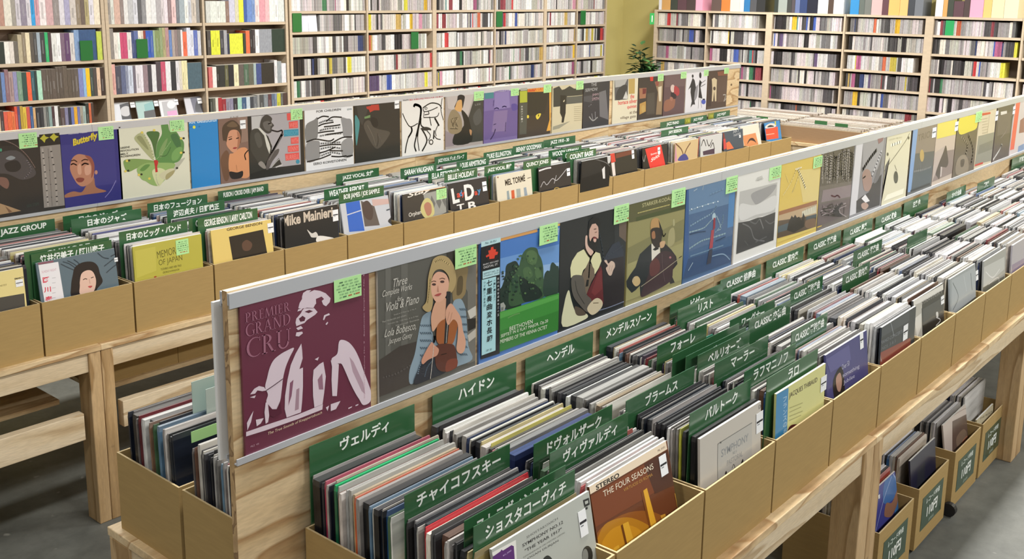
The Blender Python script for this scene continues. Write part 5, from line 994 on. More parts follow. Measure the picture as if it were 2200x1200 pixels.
fronted(0, False, 1.082, 'b6bab3', V, [
 ('P', 'e6e6e0', [(-300, 1360), (430, 940), (450, 1400), (-300, 1400)]), ('P', '5b2a72', [(-200, 1340), (90, 1185), (215, 1100), (235, 1072), (255, 1085), (370, 1012), (402, 1025), (430, 1400), (-200, 1400)]), ('T', 'b49ac8', '¥1,300', (255, 1172), (370, 1095), 26, .02),
 ('T', '6a6c68', 'SHOSTAKOVICH', (578, 922), (1000, 662), 32), ('T', '3a3a38', 'SYMPHONY NO.12', (522, 1042), (1072, 716), 46, .01), ('T', '3a3a38', '"THE YEAR 1917"', (555, 1112), (1055, 812), 46, .01), ('T', '7c7e78', 'GEWANDHAUS ORCHESTRA LEIPZIG', (530, 1190), (1095, 848), 22), ('T', '4a4a46', 'OGAN DURJAN', (590, 1215), (1008, 968), 36),
 ('P', '2a2c2c', [(1340, 402), (1420, 368), (1432, 460), (1362, 500)]), ('P', 'b6bab3', [(1362, 420), (1408, 402), (1412, 440), (1372, 462)]), ('P', '2a2c2c', [(1370, 505), (1400, 490), (1404, 520), (1376, 534)]), ('E', '2c2e2c', 1400, 1150, 72, 130), ('E', '8a8c86', 1370, 1160, 40, 100), ('B', '2c2e2c', [(800, 1200), (860, 1150), (920, 1200), (930, 1300), (800, 1300)])],
 'grey symphony record sleeve with purple corner, front of the nearest column', sticker=((1265, 572), (1412, 850)))
V = (1000, 800, 3.0)
fronted(1, False, 1.091, '6a3a21', V, [
 ('P', '7a4022', [(800, 800), (1300, 500), (1340, 700), (830, 1000)]), ('P', '4f2c1e', [(1150, 590), (1300, 500), (1350, 720), (1220, 780)]), ('B', '8f5420', [(840, 1060), (900, 980), (1050, 900), (1220, 900), (1330, 1000), (1200, 1180), (850, 1220)]), ('B', 'b57c1f', [(850, 1140), (880, 1000), (960, 945), (1070, 935), (1200, 1000), (1230, 1100), (1000, 1220)]), ('B', 'c98e22', [(880, 1120), (930, 1020), (1020, 980), (1120, 1010), (1150, 1100), (1000, 1180)]),
 ('P', 'e9d7bd', [(780, 742), (1290, 440), (1300, 492), (800, 786)]), ('T', '1c1a1a', 'STEREO', (842, 758), (992, 672), 34, .03), ('T', 'eadfc8', 'THE FOUR SEASONS', (890, 802), (1212, 618), 42), ('T', 'c09048', 'VIRTUOSI DI ROMA', (1020, 768), (1206, 664), 22), ('T', '4a3c34', 'ML 5101', (1240, 510), (1285, 484), 14),
 ('P', 'e0a830', [(1145, 760), (1168, 742), (1238, 1000), (1200, 1020)]), ('P', '7a4418', [(1130, 770), (1145, 760), (1200, 1020), (1186, 1010)]), ('P', 'dca834', [(1012, 975), (1048, 958), (1095, 1120), (1050, 1140)]), ('P', '6a3c14', [(1000, 985), (1012, 975), (1050, 1140), (1036, 1140)]), ('P', 'c89030', [(1255, 920), (1285, 908), (1310, 980), (1276, 990)]), ('P', 'b88838', [(1345, 775), (1368, 768), (1400, 900), (1376, 900)]), ('P', 'dca834', [(952, 1130), (985, 1108), (1005, 1170), (970, 1190)])],
 'brown record sleeve with cream strip reading STEREO, in the second column', sticker=((1242, 545), (1306, 645)))
V = (1480, 860, 6.0)
fronted(2, False, 1.04, 'c8c2b8', V, [
 ('P', 'bdbab3', [(372, 560), (420, 530), (812, 285), (812, 742), (372, 1050)]), ('L', '6a6a66', 9, [(372, 1060), (370, 800), (372, 570)]), ('L', '6a6a66', 9, [(372, 565), (420, 528), (812, 285)]), ('E', '4a4a48', 408, 540, 10, 12), ('T', '8f9294', 'SYMPHONY', (415, 735), (765, 515), 100, .01), ('T', '8f9294', 'NO. 6', (565, 698), (615, 664), 38), ('T', '94979a', 'PASTORAL', (490, 842), (692, 712), 68, .01),
 ('L', '3a3a3c', 8, [(420, 1020), (520, 940), (560, 920)]), ('B', '222226', [(465, 930), (480, 905), (490, 940), (470, 955)]), ('B', '222226', [(672, 800), (692, 752), (700, 780), (680, 810)]), ('L', '3a3a3c', 8, [(555, 870), (575, 820), (590, 860), (570, 890), (640, 850), (760, 775)]), ('T', '6a6a6c', 'DG', (900, 110), (955, 70), 50)],
 'light grey record sleeve with a thin framed panel, third column front', sticker=((865, 175), (950, 375)))
V = (1480, 640, 2.5)
fronted(3, False, 1.031, 'd6d48d', V, [
 ('P', '3d88b9', [(464, 500), (535, 480), (526, 748), (458, 780)]), *[('T', 'c4dcea', ch, (505, 560+i*34), (524, 550+i*34), 24) for i, ch in enumerate('フランスの名手')], ('T', '4a3a30', 'JACQUES THIBAUD', (537, 545), (688, 456), 34), *[('L', 'a8a468', 4, [(540, 590+22*i), (610-8*(i % 2), 562+22*i)]) for i in range(4)], ('L', '5c2022', 16, [(524, 735), (545, 692), (582, 684)]), ('B', 'c08a70', [(535, 735), (560, 705), (575, 712), (560, 730)])],
 'pale yellow record sleeve with blue vertical strip, fourth column front', sticker=((708, 428), (735, 488)))
fronted(4, False, 1.057, '4b4b80', V, [
 ('B', '1f1c20', [(775, 440), (822, 368), (836, 530), (786, 548)]), ('B', 'b48e7e', [(790, 430), (812, 400), (822, 450), (812, 500), (796, 490)]), ('P', '5c5c92', [(735, 330), (860, 250), (870, 330), (760, 400)]), ('T', 'c4c4dc', 'Over 50', (822, 385), (862, 360), 28), ('T', 'c4c4dc', 'something', (826, 432), (915, 380), 28), ('T', 'c4c4dc', 'Jubilee', (830, 470), (890, 432), 28)],
 'violet record sleeve with a small dark portrait and white words', sticker=((916, 190), (937, 265)))
fronted(5, False, 1.032, '3a3f44', V, [
 ('P', '8d4539', [(1000, 312), (1190, 212), (1190, 300), (1000, 400)]), ('P', '4a5056', [(985, 170), (1185, 60), (1185, 120), (990, 240)]), ('L', 'c8ccd0', 5, [(975, 165), (985, 230)]), ('L', 'b0b4b8', 5, [(985, 170), (1020, 290), (1035, 340)]), ('L', '9aa0a6', 5, [(1080, 110), (1100, 200)]), ('T', '8a9096', 'PIANO CONCERTOS', (1030, 250), (1160, 178), 18), ('T', '7a8086', 'NOS. 3 & 5', (1035, 280), (1110, 236), 16)],
 'dark record sleeve in creased plastic with red lower band', sticker=((1152, 150), (1172, 215)))
V = (1840, 560, 3.383)
fronted(6, False, 1.057, '3e4042', V, [
 ('P', 'e2e0da', [(402, 300), (635, 165), (637, 205), (475, 300), (475, 345), (402, 420)]), ('P', 'b8b6ae', [(405, 330), (472, 300), (480, 580), (415, 600)]), ('P', 'dcdad4', [(420, 420), (470, 380), (470, 480), (440, 560)]), ('P', '525557', [(480, 350), (640, 255), (655, 370), (482, 470)]), ('P', '232426', [(482, 470), (655, 390), (655, 520), (482, 590)]), ('T', '9a9894', 'STRAVINSKY', (470, 322), (625, 232), 26), ('B', 'd8d8d6', [(578, 375), (592, 372), (594, 405), (582, 408)]), ('L', 'd8d8d6', 8, [(580, 410), (610, 430), (578, 470)])],
 'white-topped dark record sleeve with a tiny pale figure', sticker=((612, 262), (636, 305)))
fronted(7, False, 1.055, '9aa2a8', V, [
 ('P', 'aab2b8', [(690, 140), (885, 30), (880, 250), (690, 380)]), ('P', '3c4044', [(690, 400), (880, 250), (885, 300), (690, 430)]), ('L', '5c666e', 7, [(700, 160), (740, 260), (700, 360)]), ('L', 'c4ccd2', 8, [(780, 110), (800, 220)]), ('L', '4c5a66', 7, [(830, 90), (840, 210)])],
 'pale blue-grey record sleeve in plastic, eighth column front', sticker=((866, 75), (884, 135)))
fronted(8, False, 1.04, 'a8aaa8', V, [
 ('P', 'c4c6c4', [(905, 60), (1075, -30), (1075, 60), (920, 200)]), ('L', 'e8e8e8', 8, [(940, 80), (990, 120), (1040, 60)]), ('P', '6c6e66', [(910, 200), (1075, 110), (1075, 150), (910, 240)]), ('L', 'd8d8d8', 8, [(960, 170), (1030, 120), (1035, 200)])],
 'greyish white record sleeve in plastic, ninth column front')
fronted(9, False, 1.03, 'b8b4bc', V, [('P', '9a8ca4', [(1130, 30), (1218, -20), (1218, 40), (1130, 90)]), ('P', '5c4048', [(1130, 95), (1218, 45), (1218, 60), (1130, 110)])], 'lavender-grey record sleeve at the right edge of the photo')
for k in range(10, 18):
    fronted(k, False, 1.035, R.choice(['b0b0b2', '4a4a4e', '8c8478', 'c4bcb0', '5c6068']), V, [], 'record sleeve facing out in the %s column of the front rack' % ordn(k+1))
# rear rack
V = (0, 380, 4.285)
fronted(0, True, 3.452, 'e5d593', V, [('P', '4c4a46', [(-300, 1160), (222, 1070), (240, 1300), (-300, 1400)]), ('T', '8a7c4c', 'QUARTET', (-40, 1020), (65, 1000), 18), ('T', '3a3a3a', 'EMARCY', (135, 945), (220, 930), 16, .03)],
 'cream yellow record sleeve with dark square at the left edge', sticker=((140, 950), (215, 1000)))
fronted(1, True, 3.475, '5e717c', V, [
 *[('L', '3c4a54', 10, p) for p in ([(560, 800), (620, 830), (690, 860)], [(580, 780), (640, 800), (710, 850)], [(620, 770), (680, 800), (730, 840)], [(680, 760), (720, 790), (750, 830)], [(1120, 700), (1050, 750), (960, 820)], [(1120, 780), (1050, 820), (980, 880)], [(900, 700), (950, 740), (1000, 750)], [(1140, 680), (1080, 700), (1020, 730)])],
 ('B', '1e1a1c', [(655, 1000), (670, 900), (690, 830), (760, 785), (850, 780), (900, 820), (920, 890), (945, 960), (900, 1020), (860, 1060), (670, 1110)]), ('B', 'e0bcaa', [(735, 960), (750, 890), (800, 858), (850, 868), (880, 930), (880, 1000), (850, 1060), (740, 1080), (735, 1000)]), ('L', '3a2a28', 7, [(765, 945), (785, 935), (800, 940)]), ('L', '3a2a28', 7, [(838, 928), (860, 920)]), ('B', 'b84a4c', [(808, 1008), (830, 1000), (850, 1002), (832, 1020)]), ('L', 'c89c8c', 5, [(820, 940), (828, 980)]),
 ('P', 'e8e6ea', [(352, 810), (535, 780), (592, 1130), (412, 1165)]), ('T', 'c898a8', 'SUNDAY NIGHT', (385, 885), (520, 860), 22), ('T', 'd8485c', '阿', (395, 975), (455, 965), 52, .03), ('T', 'd8485c', '川', (405, 1065), (470, 1055), 50, .03), ('T', 'd8485c', '泰', (415, 1150), (485, 1140), 50, .03), *[('L', 'b0b0b8', 4, [(480, 930+i*46), (510, 925+i*46)]) for i in range(5)], ('P', '8c5a68', [(350, 790), (490, 768), (492, 784), (350, 808)])],
 'blue-grey record sleeve of a black haired woman before palm leaves', sticker=((1048, 745), (1085, 775)))
fronted(2, True, 3.442, 'b9b24c', V, [
 ('P', 'c4bc56', [(1240, 680), (1430, 640), (1440, 860), (1260, 930)]), ('T', '4a4620', 'MEMORIES', (1450, 750), (1680, 690), 66, -.012), ('T', '4a4620', 'OF JAPAN', (1465, 830), (1680, 778), 66, -.012), ('T', '5c5828', 'TOSHIKO AND HER TRIO', (1480, 860), (1670, 822), 20), ('T', '5c5828', 'GEORGE KAWAGUCHI', (1500, 888), (1650, 858), 18), ('P', 'a83a2c', [(1418, 915), (1440, 910), (1440, 922), (1418, 926)])],
 'lime green record sleeve with spindly lettering', note=((1615, 585), (1740, 700)))
V = (0, 250, 3.0)
fronted(3, True, 3.46, 'e2c877', V, [('P', '2a2622', [(1475, 775), (1695, 728), (1722, 880), (1500, 925)]), ('B', '5c4438', [(1560, 820), (1590, 795), (1625, 820), (1610, 860), (1570, 862)]), ('T', '4a3c28', 'GEORGE BENSON', (1462, 738), (1690, 695), 18, .02)],
 'yellow record sleeve with dark photo in its middle', sticker=((1722, 690), (1765, 745)))
V = (600, 250, 3.428)
fronted(4, True, 3.442, '26282a', V, [('T', 'cfc2b2', 'Mike Mainieri', (22, 815), (395, 738), 80, .03), ('B', 'd4d0ca', [(205, 832), (240, 860), (270, 850), (285, 885), (240, 890), (225, 870)]), ('B', 'e4e2de', [(285, 880), (360, 885), (400, 900), (280, 925)])],
 'black record sleeve with big cream lettering and a pale hand', ztop=1.036, sticker=((392, 690), (435, 765)))
fronted(5, True, 3.49, 'c0c4cc', V, [('P', '2c62c0', [(488, 635), (590, 615), (628, 840), (515, 850)]), ('L', 'c8ccd8', 8, [(500, 725), (605, 690)]), ('P', '5c5450', [(600, 620), (700, 660), (740, 800), (630, 810)]), ('B', '4a3c38', [(610, 650), (650, 620), (690, 680), (680, 760), (630, 740)]), ('P', 'c8aaa4', [(680, 610), (830, 600), (820, 640), (690, 660)]), ('L', '4a5460', 10, [(790, 690), (860, 668)]), ('B', '2c2e32', [(800, 770), (850, 730), (900, 760), (850, 800)])],
 'white and blue record sleeve of a bearded man by water')
fronted(6, True, 3.448, '3c3a38', V, [('P', '9a9c98', [(1060, 570), (1230, 530), (1255, 700), (1100, 760)]), *[('P', '6c6e6c', [(1120+i*45, 580-i*10), (1150+i*45, 640-i*10), (1135+i*45, 690-i*10), (1110+i*45, 640-i*10)]) for i in range(3)], ('B', 'c8c084', [(1040, 690), (1060, 620), (1095, 600), (1130, 640), (1140, 720), (1080, 750)]), ('B', 'b07c68', [(1065, 660), (1090, 630), (1118, 650), (1120, 710), (1090, 730)]), ('T', 'e8e4dc', 'Stay', (945, 610), (1120, 555), 44, .02, .3), ('T', 'e0dcd4', 'Orphan', (955, 750), (1045, 725), 40, .01), ('L', 'd89a3c', 12, [(900, 570), (1050, 545), (1220, 515)])],
 'grey record sleeve of a person in a yellow hood', note=((1155, 540), (1232, 600)))
fronted(7, True, 3.485, '28282c', V, [('T', 'e6e4e2', 'L', (1280, 645), (1330, 630), 115, .04), ('T', 'e6e4e2', 'D', (1370, 620), (1440, 605), 118, .04), ('T', 'd04838', 'a', (1310, 600), (1335, 594), 34, .03), ('T', '4a8cc0', 'd', (1330, 590), (1350, 584), 44, .03), ('T', 'd04838', 'y', (1345, 598), (1368, 592), 40, .03), ('T', 'd04838', 'a', (1440, 582), (1462, 576), 30, .03), ('T', '4a8cc0', 'y', (1462, 580), (1488, 574), 42, .03), ('T', 'e6e4e2', 'T', (1310, 690), (1365, 678), 40, .03), ('T', 'e6e4e2', 'B', (1395, 690), (1450, 678), 60, .03)],
 'black record sleeve with big white letters and coloured small letters', sticker=((1492, 482), (1530, 545)))
fronted(8, True, 3.468, 'd8d2bf', V, [('T', '2c2622', 'MEL TORMÉ', (1665, 512), (1812, 475), 58, .03), ('P', '8a9aa0', [(1675, 550), (1690, 545), (1700, 620), (1680, 625)]), ('P', 'c85c38', [(1708, 545), (1730, 540), (1735, 605), (1712, 610)]), ('P', '9aa4a0', [(1745, 535), (1775, 530), (1780, 595), (1750, 600)]), ('P', '8a9aa8', [(1800, 525), (1818, 520), (1828, 580), (1806, 585)]), ('L', '5c544c', 5, [(1828, 455), (1852, 448)]), ('E', '8a5a40', 1610, 448, 5, 6)],
 'cream record sleeve with black name and small figures')
V = (1100, 100, 3.0)
fronted(9, True, 3.462, '29292d', V, [('L', 'b8b8bc', 5, [(185, 905), (205, 870), (225, 890), (260, 850), (290, 860), (350, 790)]), ('L', 'b8b8bc', 5, [(285, 830), (272, 880)]), ('L', 'e8e8ec', 10, [(175, 800), (220, 785), (250, 780)]), ('E', 'b89a50', 290, 920, 20, 14), ('E', '29292d', 290, 920, 14, 9)],
 'black record sleeve with a flowing white signature', sticker=((352, 785), (374, 830)))
fronted(10, True, 3.42, '1f1f20', V, [('P', '2c2c2c', [(440, 740), (560, 720), (590, 800), (450, 850)]), ('L', '6a6a6a', 6, [(520, 720), (600, 745), (630, 770)]), ('B', 'c8c8c8', [(615, 690), (632, 685), (634, 740), (618, 750)]), ('P', 'd8d8d8', [(580, 790), (598, 770), (600, 850), (586, 850)])],
 'plain black record sleeve with faint pale lines, beside the red strip', ybot=3.434)
fronted(11, True, 3.47, '252527', V, [('P', '6c3a30', [(668, 690), (780, 660), (785, 690), (670, 720)]), ('P', 'c84038', [(632, 685), (660, 680), (668, 740), (640, 750)]), ('P', 'd8d0cc', [(640, 750), (660, 745), (668, 830), (650, 835)])],
 'black record sleeve with dark red band and red-white strip', sticker=((770, 668), (788, 720)))
fronted(12, True, 3.462, '2a2a2e', V, [('P', 'd83c38', [(858, 660), (960, 630), (990, 770), (890, 785)]), ('P', '232325', [(790, 680), (855, 662), (885, 785), (820, 790)]), ('L', '9a9a9c', 6, [(810, 730), (835, 700), (850, 740), (860, 700)]), ('T', 'f0dcd8', 'Sonny', (895, 705), (935, 692), 16, .02), ('T', 'f0dcd8', 'Stitt', (895, 745), (955, 705), 22, .02, .3)],
 'half black, half red record sleeve with slanting white script', sticker=((938, 650), (955, 690)))
fronted(13, True, 3.432, 'cbb389', V, [('P', 'c890a8', [(1003, 628), (1040, 618), (1065, 740), (1025, 745)]), ('L', '7a5a44', 9, [(1055, 625), (1090, 660), (1105, 700)]), ('L', '7a5a44', 9, [(1150, 620), (1125, 660), (1110, 700)]), ('B', '4a4a8c', [(1070, 735), (1085, 705), (1115, 690), (1135, 715), (1130, 730)])],
 'tan record sleeve with pink strip and blue arc')
fronted(14, True, 3.445, 'c6c8c8', V, [('P', '2f9a62', [(1150, 590), (1185, 580), (1200, 700), (1175, 702)]), ('P', '3a3a3a', [(1185, 575), (1205, 570), (1215, 640), (1195, 645)]), *[('L', '2c2c2e', 7, p) for p in ([(1220, 640), (1235, 600), (1250, 640)], [(1255, 600), (1270, 640), (1290, 600)], [(1280, 650), (1295, 620), (1305, 660)])], ('P', '4a3a4c', [(1230, 675), (1305, 655), (1305, 690), (1232, 700)])],
 'white record sleeve with green strip and black line drawing')
fronted(15, True, 3.47, '46525e', V, [('P', 'd8704a', [(1380, 620), (1400, 610), (1430, 655), (1385, 665)]), ('P', 'c84848', [(1350, 600), (1375, 592), (1382, 655), (1362, 665)]), ('P', '7a3a34', [(1352, 560), (1366, 556), (1374, 592), (1358, 598)]), ('T', 'b8bcc0', 'ART', (1425, 560), (1465, 545), 22), ('T', 'b8bcc0', 'FARMER', (1430, 580), (1475, 565), 14)],
 'slate blue record sleeve with orange shape and red label', sticker=((1463, 570), (1474, 585)))
fronted(16, True, 3.512, 'e0d6c6', V, [('P', 'd08a58', [(1485, 575), (1570, 555), (1590, 640), (1500, 650)]), ('B', '3c2420', [(1515, 630), (1530, 595), (1555, 590), (1575, 620), (1560, 610), (1535, 605)])],
 'cream and orange record sleeve with a dark arch of hair', w=.27)
fronted(17, True, 3.50, '3c86c0', V, [('P', 'e05030', [(1615, 535), (1712, 515), (1718, 590), (1622, 605)]), ('B', 'd8d4cc', [(1625, 525), (1660, 495), (1700, 500), (1690, 520)]), ('B', '2a2a30', [(1645, 520), (1665, 505), (1690, 515)]), ('P', 'c8c040', [(1692, 482), (1700, 480), (1702, 505), (1695, 506)]), ('L', 'f0b8a0', 5, [(1625, 570), (1660, 565), (1690, 560)])],
 'blue record sleeve over an orange band at the far end of the rear rack', w=.25)
# floor boxes
V = (1640, 840, 3.333)
fronted(0, False, 1.118, '3c3f86', V, [('B', '3a66a0', [(870, 640), (930, 600), (960, 640), (940, 760), (860, 800)]), ('B', '3d72ac', [(960, 760), (1010, 740), (1040, 780), (980, 880), (940, 880)]), ('L', 'a8b4d8', 8, [(928, 590), (980, 670), (1035, 728)]), ('L', 'a8b4d8', 5, [(918, 610), (860, 780), (805, 1000)]), ('B', '8c6450', [(865, 880), (880, 800), (920, 795), (960, 700), (980, 700), (960, 800), (920, 890), (880, 900)]), ('P', 'd8d8dc', [(822, 745), (834, 735), (834, 765), (824, 770)])],
 'blue record sleeve of a trumpet player, in the nearest signed floor box', x0=3.145, x1=3.43, ybot=1.062, zb=.008, ztop=.325, grp='records facing out in the floor boxes')
V = (1860, 840, 3.333)
fronted(0, False, 1.10, '24243a', V, [('P', '2c2e38', [(370, 560), (425, 500), (420, 660), (365, 700)]), ('E', 'd8d8dc', 558, 322, 7, 14)], 'navy record sleeve in the second signed floor box', x0=3.525, x1=3.79, ybot=1.063, zb=.02, ztop=.335, grp='records facing out in the floor boxes')
fronted(0, False, 1.115, 'bdb0a8', V, [('P', '5e4c44', [(620, 215), (740, 145), (735, 330), (620, 440)]), ('L', '8c7c74', 5, [(600, 190), (680, 140), (745, 105)]), ('B', '7c6858', [(650, 330), (700, 270), (725, 320), (660, 400)]), ('L', '6a5a54', 7, [(770, 80), (765, 130)]), ('B', 'a8745c', [(690, 360), (720, 320), (735, 330), (700, 370)])], 'brown photo record sleeve with pale border, third signed floor box', x0=3.925, x1=4.205, ybot=1.063, zb=.02, ztop=.335, grp='records facing out in the floor boxes')
fronted(0, False, 1.082, 'cfc6a8', V, [('L', 'a09878', 5, [(815, 110), (870, 80), (940, 50)]), ('L', 'a09878', 5, [(815, 150), (930, 90)]), ('T', '6a6250', 'THE ROUND', (815, 205), (925, 140), 14)], 'small cream record sleeve standing low in the last signed floor box', x0=4.27, x1=4.50, ybot=1.063, zb=.02, ztop=.255, grp='records facing out in the floor boxes')
fronted(0, False, 1.16, 'c4bfae', V, [('P', '7c8084', [(820, -60), (860, -90), (860, 0), (830, 40)]), ('B', '5a4a44', [(838, 20), (850, -5), (862, 0), (858, 35)])], 'white photo record sleeve behind the small cream one', x0=4.28, x1=4.55, ybot=1.12, zb=.02, ztop=.335, grp='records facing out in the floor boxes')

def ytop_of(k, rear):
    for f in FRONT:
        if f[0] == k and f[1] == rear: return f[2]
    return 1.03 if not rear else 3.44
DONE = set()
FSP = {0: {2: ('141416', .012, '3a3a3c'), 4: ('1c1c1e', .008), 11: ('e8e0d0', .011, 'efe8d8'), 12: ('b02c34', .004, 'c84048'), 13: ('2c3038', .010)}, 1: {0: ('e4e2de', .006), 1: ('e8e6e2', .006), 2: ('d04848', .004), 3: ('e4e4e2', .008), 4: ('dcdcda', .008)}, 2: {0: ('141416', .011), 1: ('2a2a2c', .009), 2: ('c8c84a', .005)}}
BSP = {0: {6: ('1a1a1c', .014, '4a4a4c'), 9: ('101012', .02), 11: ('c85c30', .005), 12: ('b8a078', .008), 15: ('a8a8a4', .006), 19: ('1f6a48', .007, '2fae6c'), 21: ('b8ac94', .006), 24: ('a83050', .006)}, 1: {0: ('24305a', .022, '38446c'), 4: ('d0868c', .004), 6: ('c8c050', .003)}, 2: {2: ('5c5042', .012, '8a7c68'), 3: ('e0d8c8', .005)}, 3: {8: ('1f6a50', .006, '24785c')}}
for k in range(18):
    near = k < 4
    wn = lambda r: '%s box of the %s front-rack column' % ('back' if r else 'front', ordn(k+1))
    dark = .34 if k < 4 else (.2 if k < 6 else .13)
    ts = 1.12
    fill(k, 0, False, near, dark, ts, max(1.031, ytop_of(k, False)+.0015), 1.272, special=FSP.get(k), where=wn(0))
    fill(k, 1, False, near, dark, ts, 1.291, 1.5415, special=BSP.get(k), where=wn(1))
FSPF = {}
for k in range(-1, 18):
    d = .1 if k > 1 else .18
    yt = ytop_of(k, True) if k >= 0 else 3.44
    fill(k, 0, True, False, d, 1.15, max(3.443, yt+.0015), 3.684, special={3: ('d84428', .011, 'e8583c')} if k == -1 else None)
    fill(k, 1, True, False, d, 1.15, 3.698, 3.946, special={6: ('d84428', .014, 'ec5c3c'), 7: ('d8d0c0', .008)} if k == 0 else ({4: ('28307a', .01)} if k == 2 else ({3: ('2a7a94', .02), 5: ('d8583c', .016)} if k in (14, 15) else None)))
# the two boxes at the table corner behind the front board
for j, (lo, hi) in enumerate(((1.625, 1.845), (1.905, 2.12))):
    fill(0, 0, False, True, .38, 1.25, lo, hi, x0=1.103, where='torn %s box at the table corner' % ('inner', 'outer')[j],
         special={14: ('5c1c24', .006, '6a2830')} if j else {})
    fill(1, 0, False, False, .3, 1.3, lo, hi, x0=1.448)
m = MB(); m.box(1.215, 1.405, 1.99, 1.992, .72, 1.075, lin('a8bcb4')); tag(m.build('divider_card', M_GREEN, loc=(1.31, 1.991, .72)), 'pale plastic divider card in the torn outer box', 'divider card')
m = MB(); m.box(1.235, 1.42, 1.965, 1.967, .72, 1.058, lin('b4c2bc')); tag(m.build('divider_card', M_GREEN, loc=(1.31, 1.966, .72)), 'front pale plastic divider card of the torn outer box', 'divider card')
q0, q1 = onY((411, 930), 1.893), onY((471, 910), 1.893); m = MB(); m.box(q0.x, q1.x, 1.8935, 1.8945, q1.z-.022, q1.z+.004, lin('a8d890')); tag(m.build('note_slip', M_PAPER, loc=(1.18, 1.899, 1.0)), 'green note on a maroon record in the torn outer box', 'note')
# floor box records, counter bin records: many small edges
for x, d in FB:
    y = 1.135
    while y < 1.355:
        t = R.uniform(.004, .009); c = rec_cols(.3 if x > 3.5 else .2); rec_geom(STUFF, x-.145+R.uniform(0, .008), .285, y, t, .02, R.uniform(.312, .32), .0, c); y += t+.001
for y0 in BINS:
    for j in range(3):
        x = 8.05+j*.335; xe = x+.31
        while x < xe:
            t = R.uniform(.006, .011); c = jit(lin(R.choice(['b8ac9c', 'a89c8c', 'c8c0b4', '8c7c6c', 'd0ccc4', '9c8c78', '6c5c4c'])), .12)
            m = STUFF; h = R.uniform(.125, .145); m.box(x, x+t, y0-.345, y0+.345, .765, .765+h, c, cols=[c, redge(c), c, c, c, c]); x += t+.001
o = STUFF.build('vinyl_records', M_REC, loc=(4, 2.5, ZT)); tag(o, 'hundreds of thin record sleeves packed in the farther boxes', 'records', kind='stuff')
for i, (y, x, lb) in enumerate(((4.05, 8.12, 'small green card among the bin records beside the rear rack end'), (3.55, 8.2, 'small green card in the middle of the counter bins'), (3.35, 8.15, 'small green card in the counter bins near the front covers'))):
    m = MB(); m.box(x-.001, x+.001, y-.055, y+.055, .80, .935, lin('38673f')); tag(m.build('index_card', M_GREEN, loc=(x, y, .8)), lb, 'index card', 'green cards on the wall shelves')
NREC_TOTAL = NREC[0]

# ---------------------------------------------------------------- books on the back wall
BOOKROWS = {
 (0, 1.727): '8f8a8a e0dfe4 b28a7c d8d2c8 9a948c cfcad2 8a8494 d5d2dc 2fa0e0 d0a0ac e6dfe0 c8a4a8 8c8484 d8d4dc a8a4c4 cfc8c0 8a7c68 6a5c54 b0a478 d8d4e0 e8dcc8',
 (0, 1.504): '2c3230 3a403c 243028 e4e2dc d8d4cc 6a645c b8ac90 8a7c68 e0d4b4 5a544c 4a4a4a 9aa8b4 3a3a3c 2fae6a 4a3a3c dcdcdc e8e8ea 7a6478 5c3c64 d0ccc8 7e9cc4 F30507c b8c850',
 (0, 1.275): 'd8a08c 4a4a50 6a86b8 8a6a70 a89090 8a8ab0 7a9a84 2f4a44 e0603c 2f5a64 2c3a3a a8d4bc 5c524a 60564c 5a5048 5e544c 5c524a 584e46 5e544a 5c5248 5a5048 605650 7c84b8 8fb4dc e8bc24 3a4a44 4a4440 d8bca0 3c2c28',
 (0, 1.05): 'c8b49a 4a3c3c d8604c e06a40 e0784a d8543c 5a4a70 b89a3c d8b848 c8584c 30588c d0a878 2c2c30 3a3a3e 8a8a86 5a605e 88a09c 4a3438 e4e6e6 3a342c 5a4a4a 7c7c9c 2c3040 6c78b0 d8a030 6a6ca8 9a9488 9cb0ac 2c3430 d8704c 4a3a34 G',
 (1, 1.727): '9a9490 d0d4cc c8a89c 8a7c78 d8d8d8 b8b8bc d4d8e0 5a5a5e 8c8c90 e8e8e8 dcdcde a8a4a8 cfcacc d8d0d8 8c7478 e0c0c0 6a7078 9ca8b0 e4e4e2 c8ccd4 c4bcb0 8a8a88',
 (1, 1.504): '8a8480 e4e0d8 dfe8e0 c84a74 c04870 d8d4d0 3a4a78 5a6a9c e0dcd4 d8ccbc 8c3c34 3058b8 3c60b0 9ab090 7c8c5c 8a9a70 a8a078 b08a8c 5a7cb8 a89c98 8c7c7c 7a7474 dcdce0 e06a4c d0d4e4 d8dce8 5a6cb0 c8c8d0',
 (1, 1.275): 'd8a49c 4a4a58 5c6484 8c94a8 c4ccdc 6a6470 d4d0d8 dcd8e0 8c7880 3c3840 d8d8dc 4a4048 c0506c e0e0e4 2c2c30 d8d8da cfcac0 ddd6a8 e2dcae F48606c',
 (1, 1.05): 'M',
 (2, 1.727): 'c8ccc8 d8dcd8 dce0dc d4dcd4 8a7064 c8c8dc d0ccb0 e0e040 3858a0 6c8cc8 7c98cc e8d0d0 d89aa4 e0b0b4 dce4dc e4e6e4 ccd4d0',
 (2, 1.504): '4a4440 d8dc3c d4d83c 3c3c44 9c9ca0 2c3048 F2d8dc40 2c3830 e06a44 2a2626 3a3234 e4e4e8 F8c9098 F1f3228',
 (2, 1.275): 'c86c6c e0d8d4 2c2c28 2a2c2a 5c5c3c 242428 e0d8b4 5c5450 4a6450 5c5c50 98a8a8 404c80 F2c2822 d8d8d8 8c9498 d8d8dc',
 (2, 1.05): '3c4038 5c5c54 d0d0c4 9c2c34 8c2c34 8c8898 807c94 2c2830 9cc8b8 3c5878 b8c4d0 3c4048 6c7074 8c8c8c 4a4c4c 7c8488 5c3c40 5c6c80 7c88a0 b8b840 5c5c58 4a3834'}
SHELFN = {1.727: 'top', 1.504: 'second', 1.275: 'third', 1.05: 'fourth'}
BAYN = ['left book bay', 'middle book bay', 'right book bay']
NB = 0
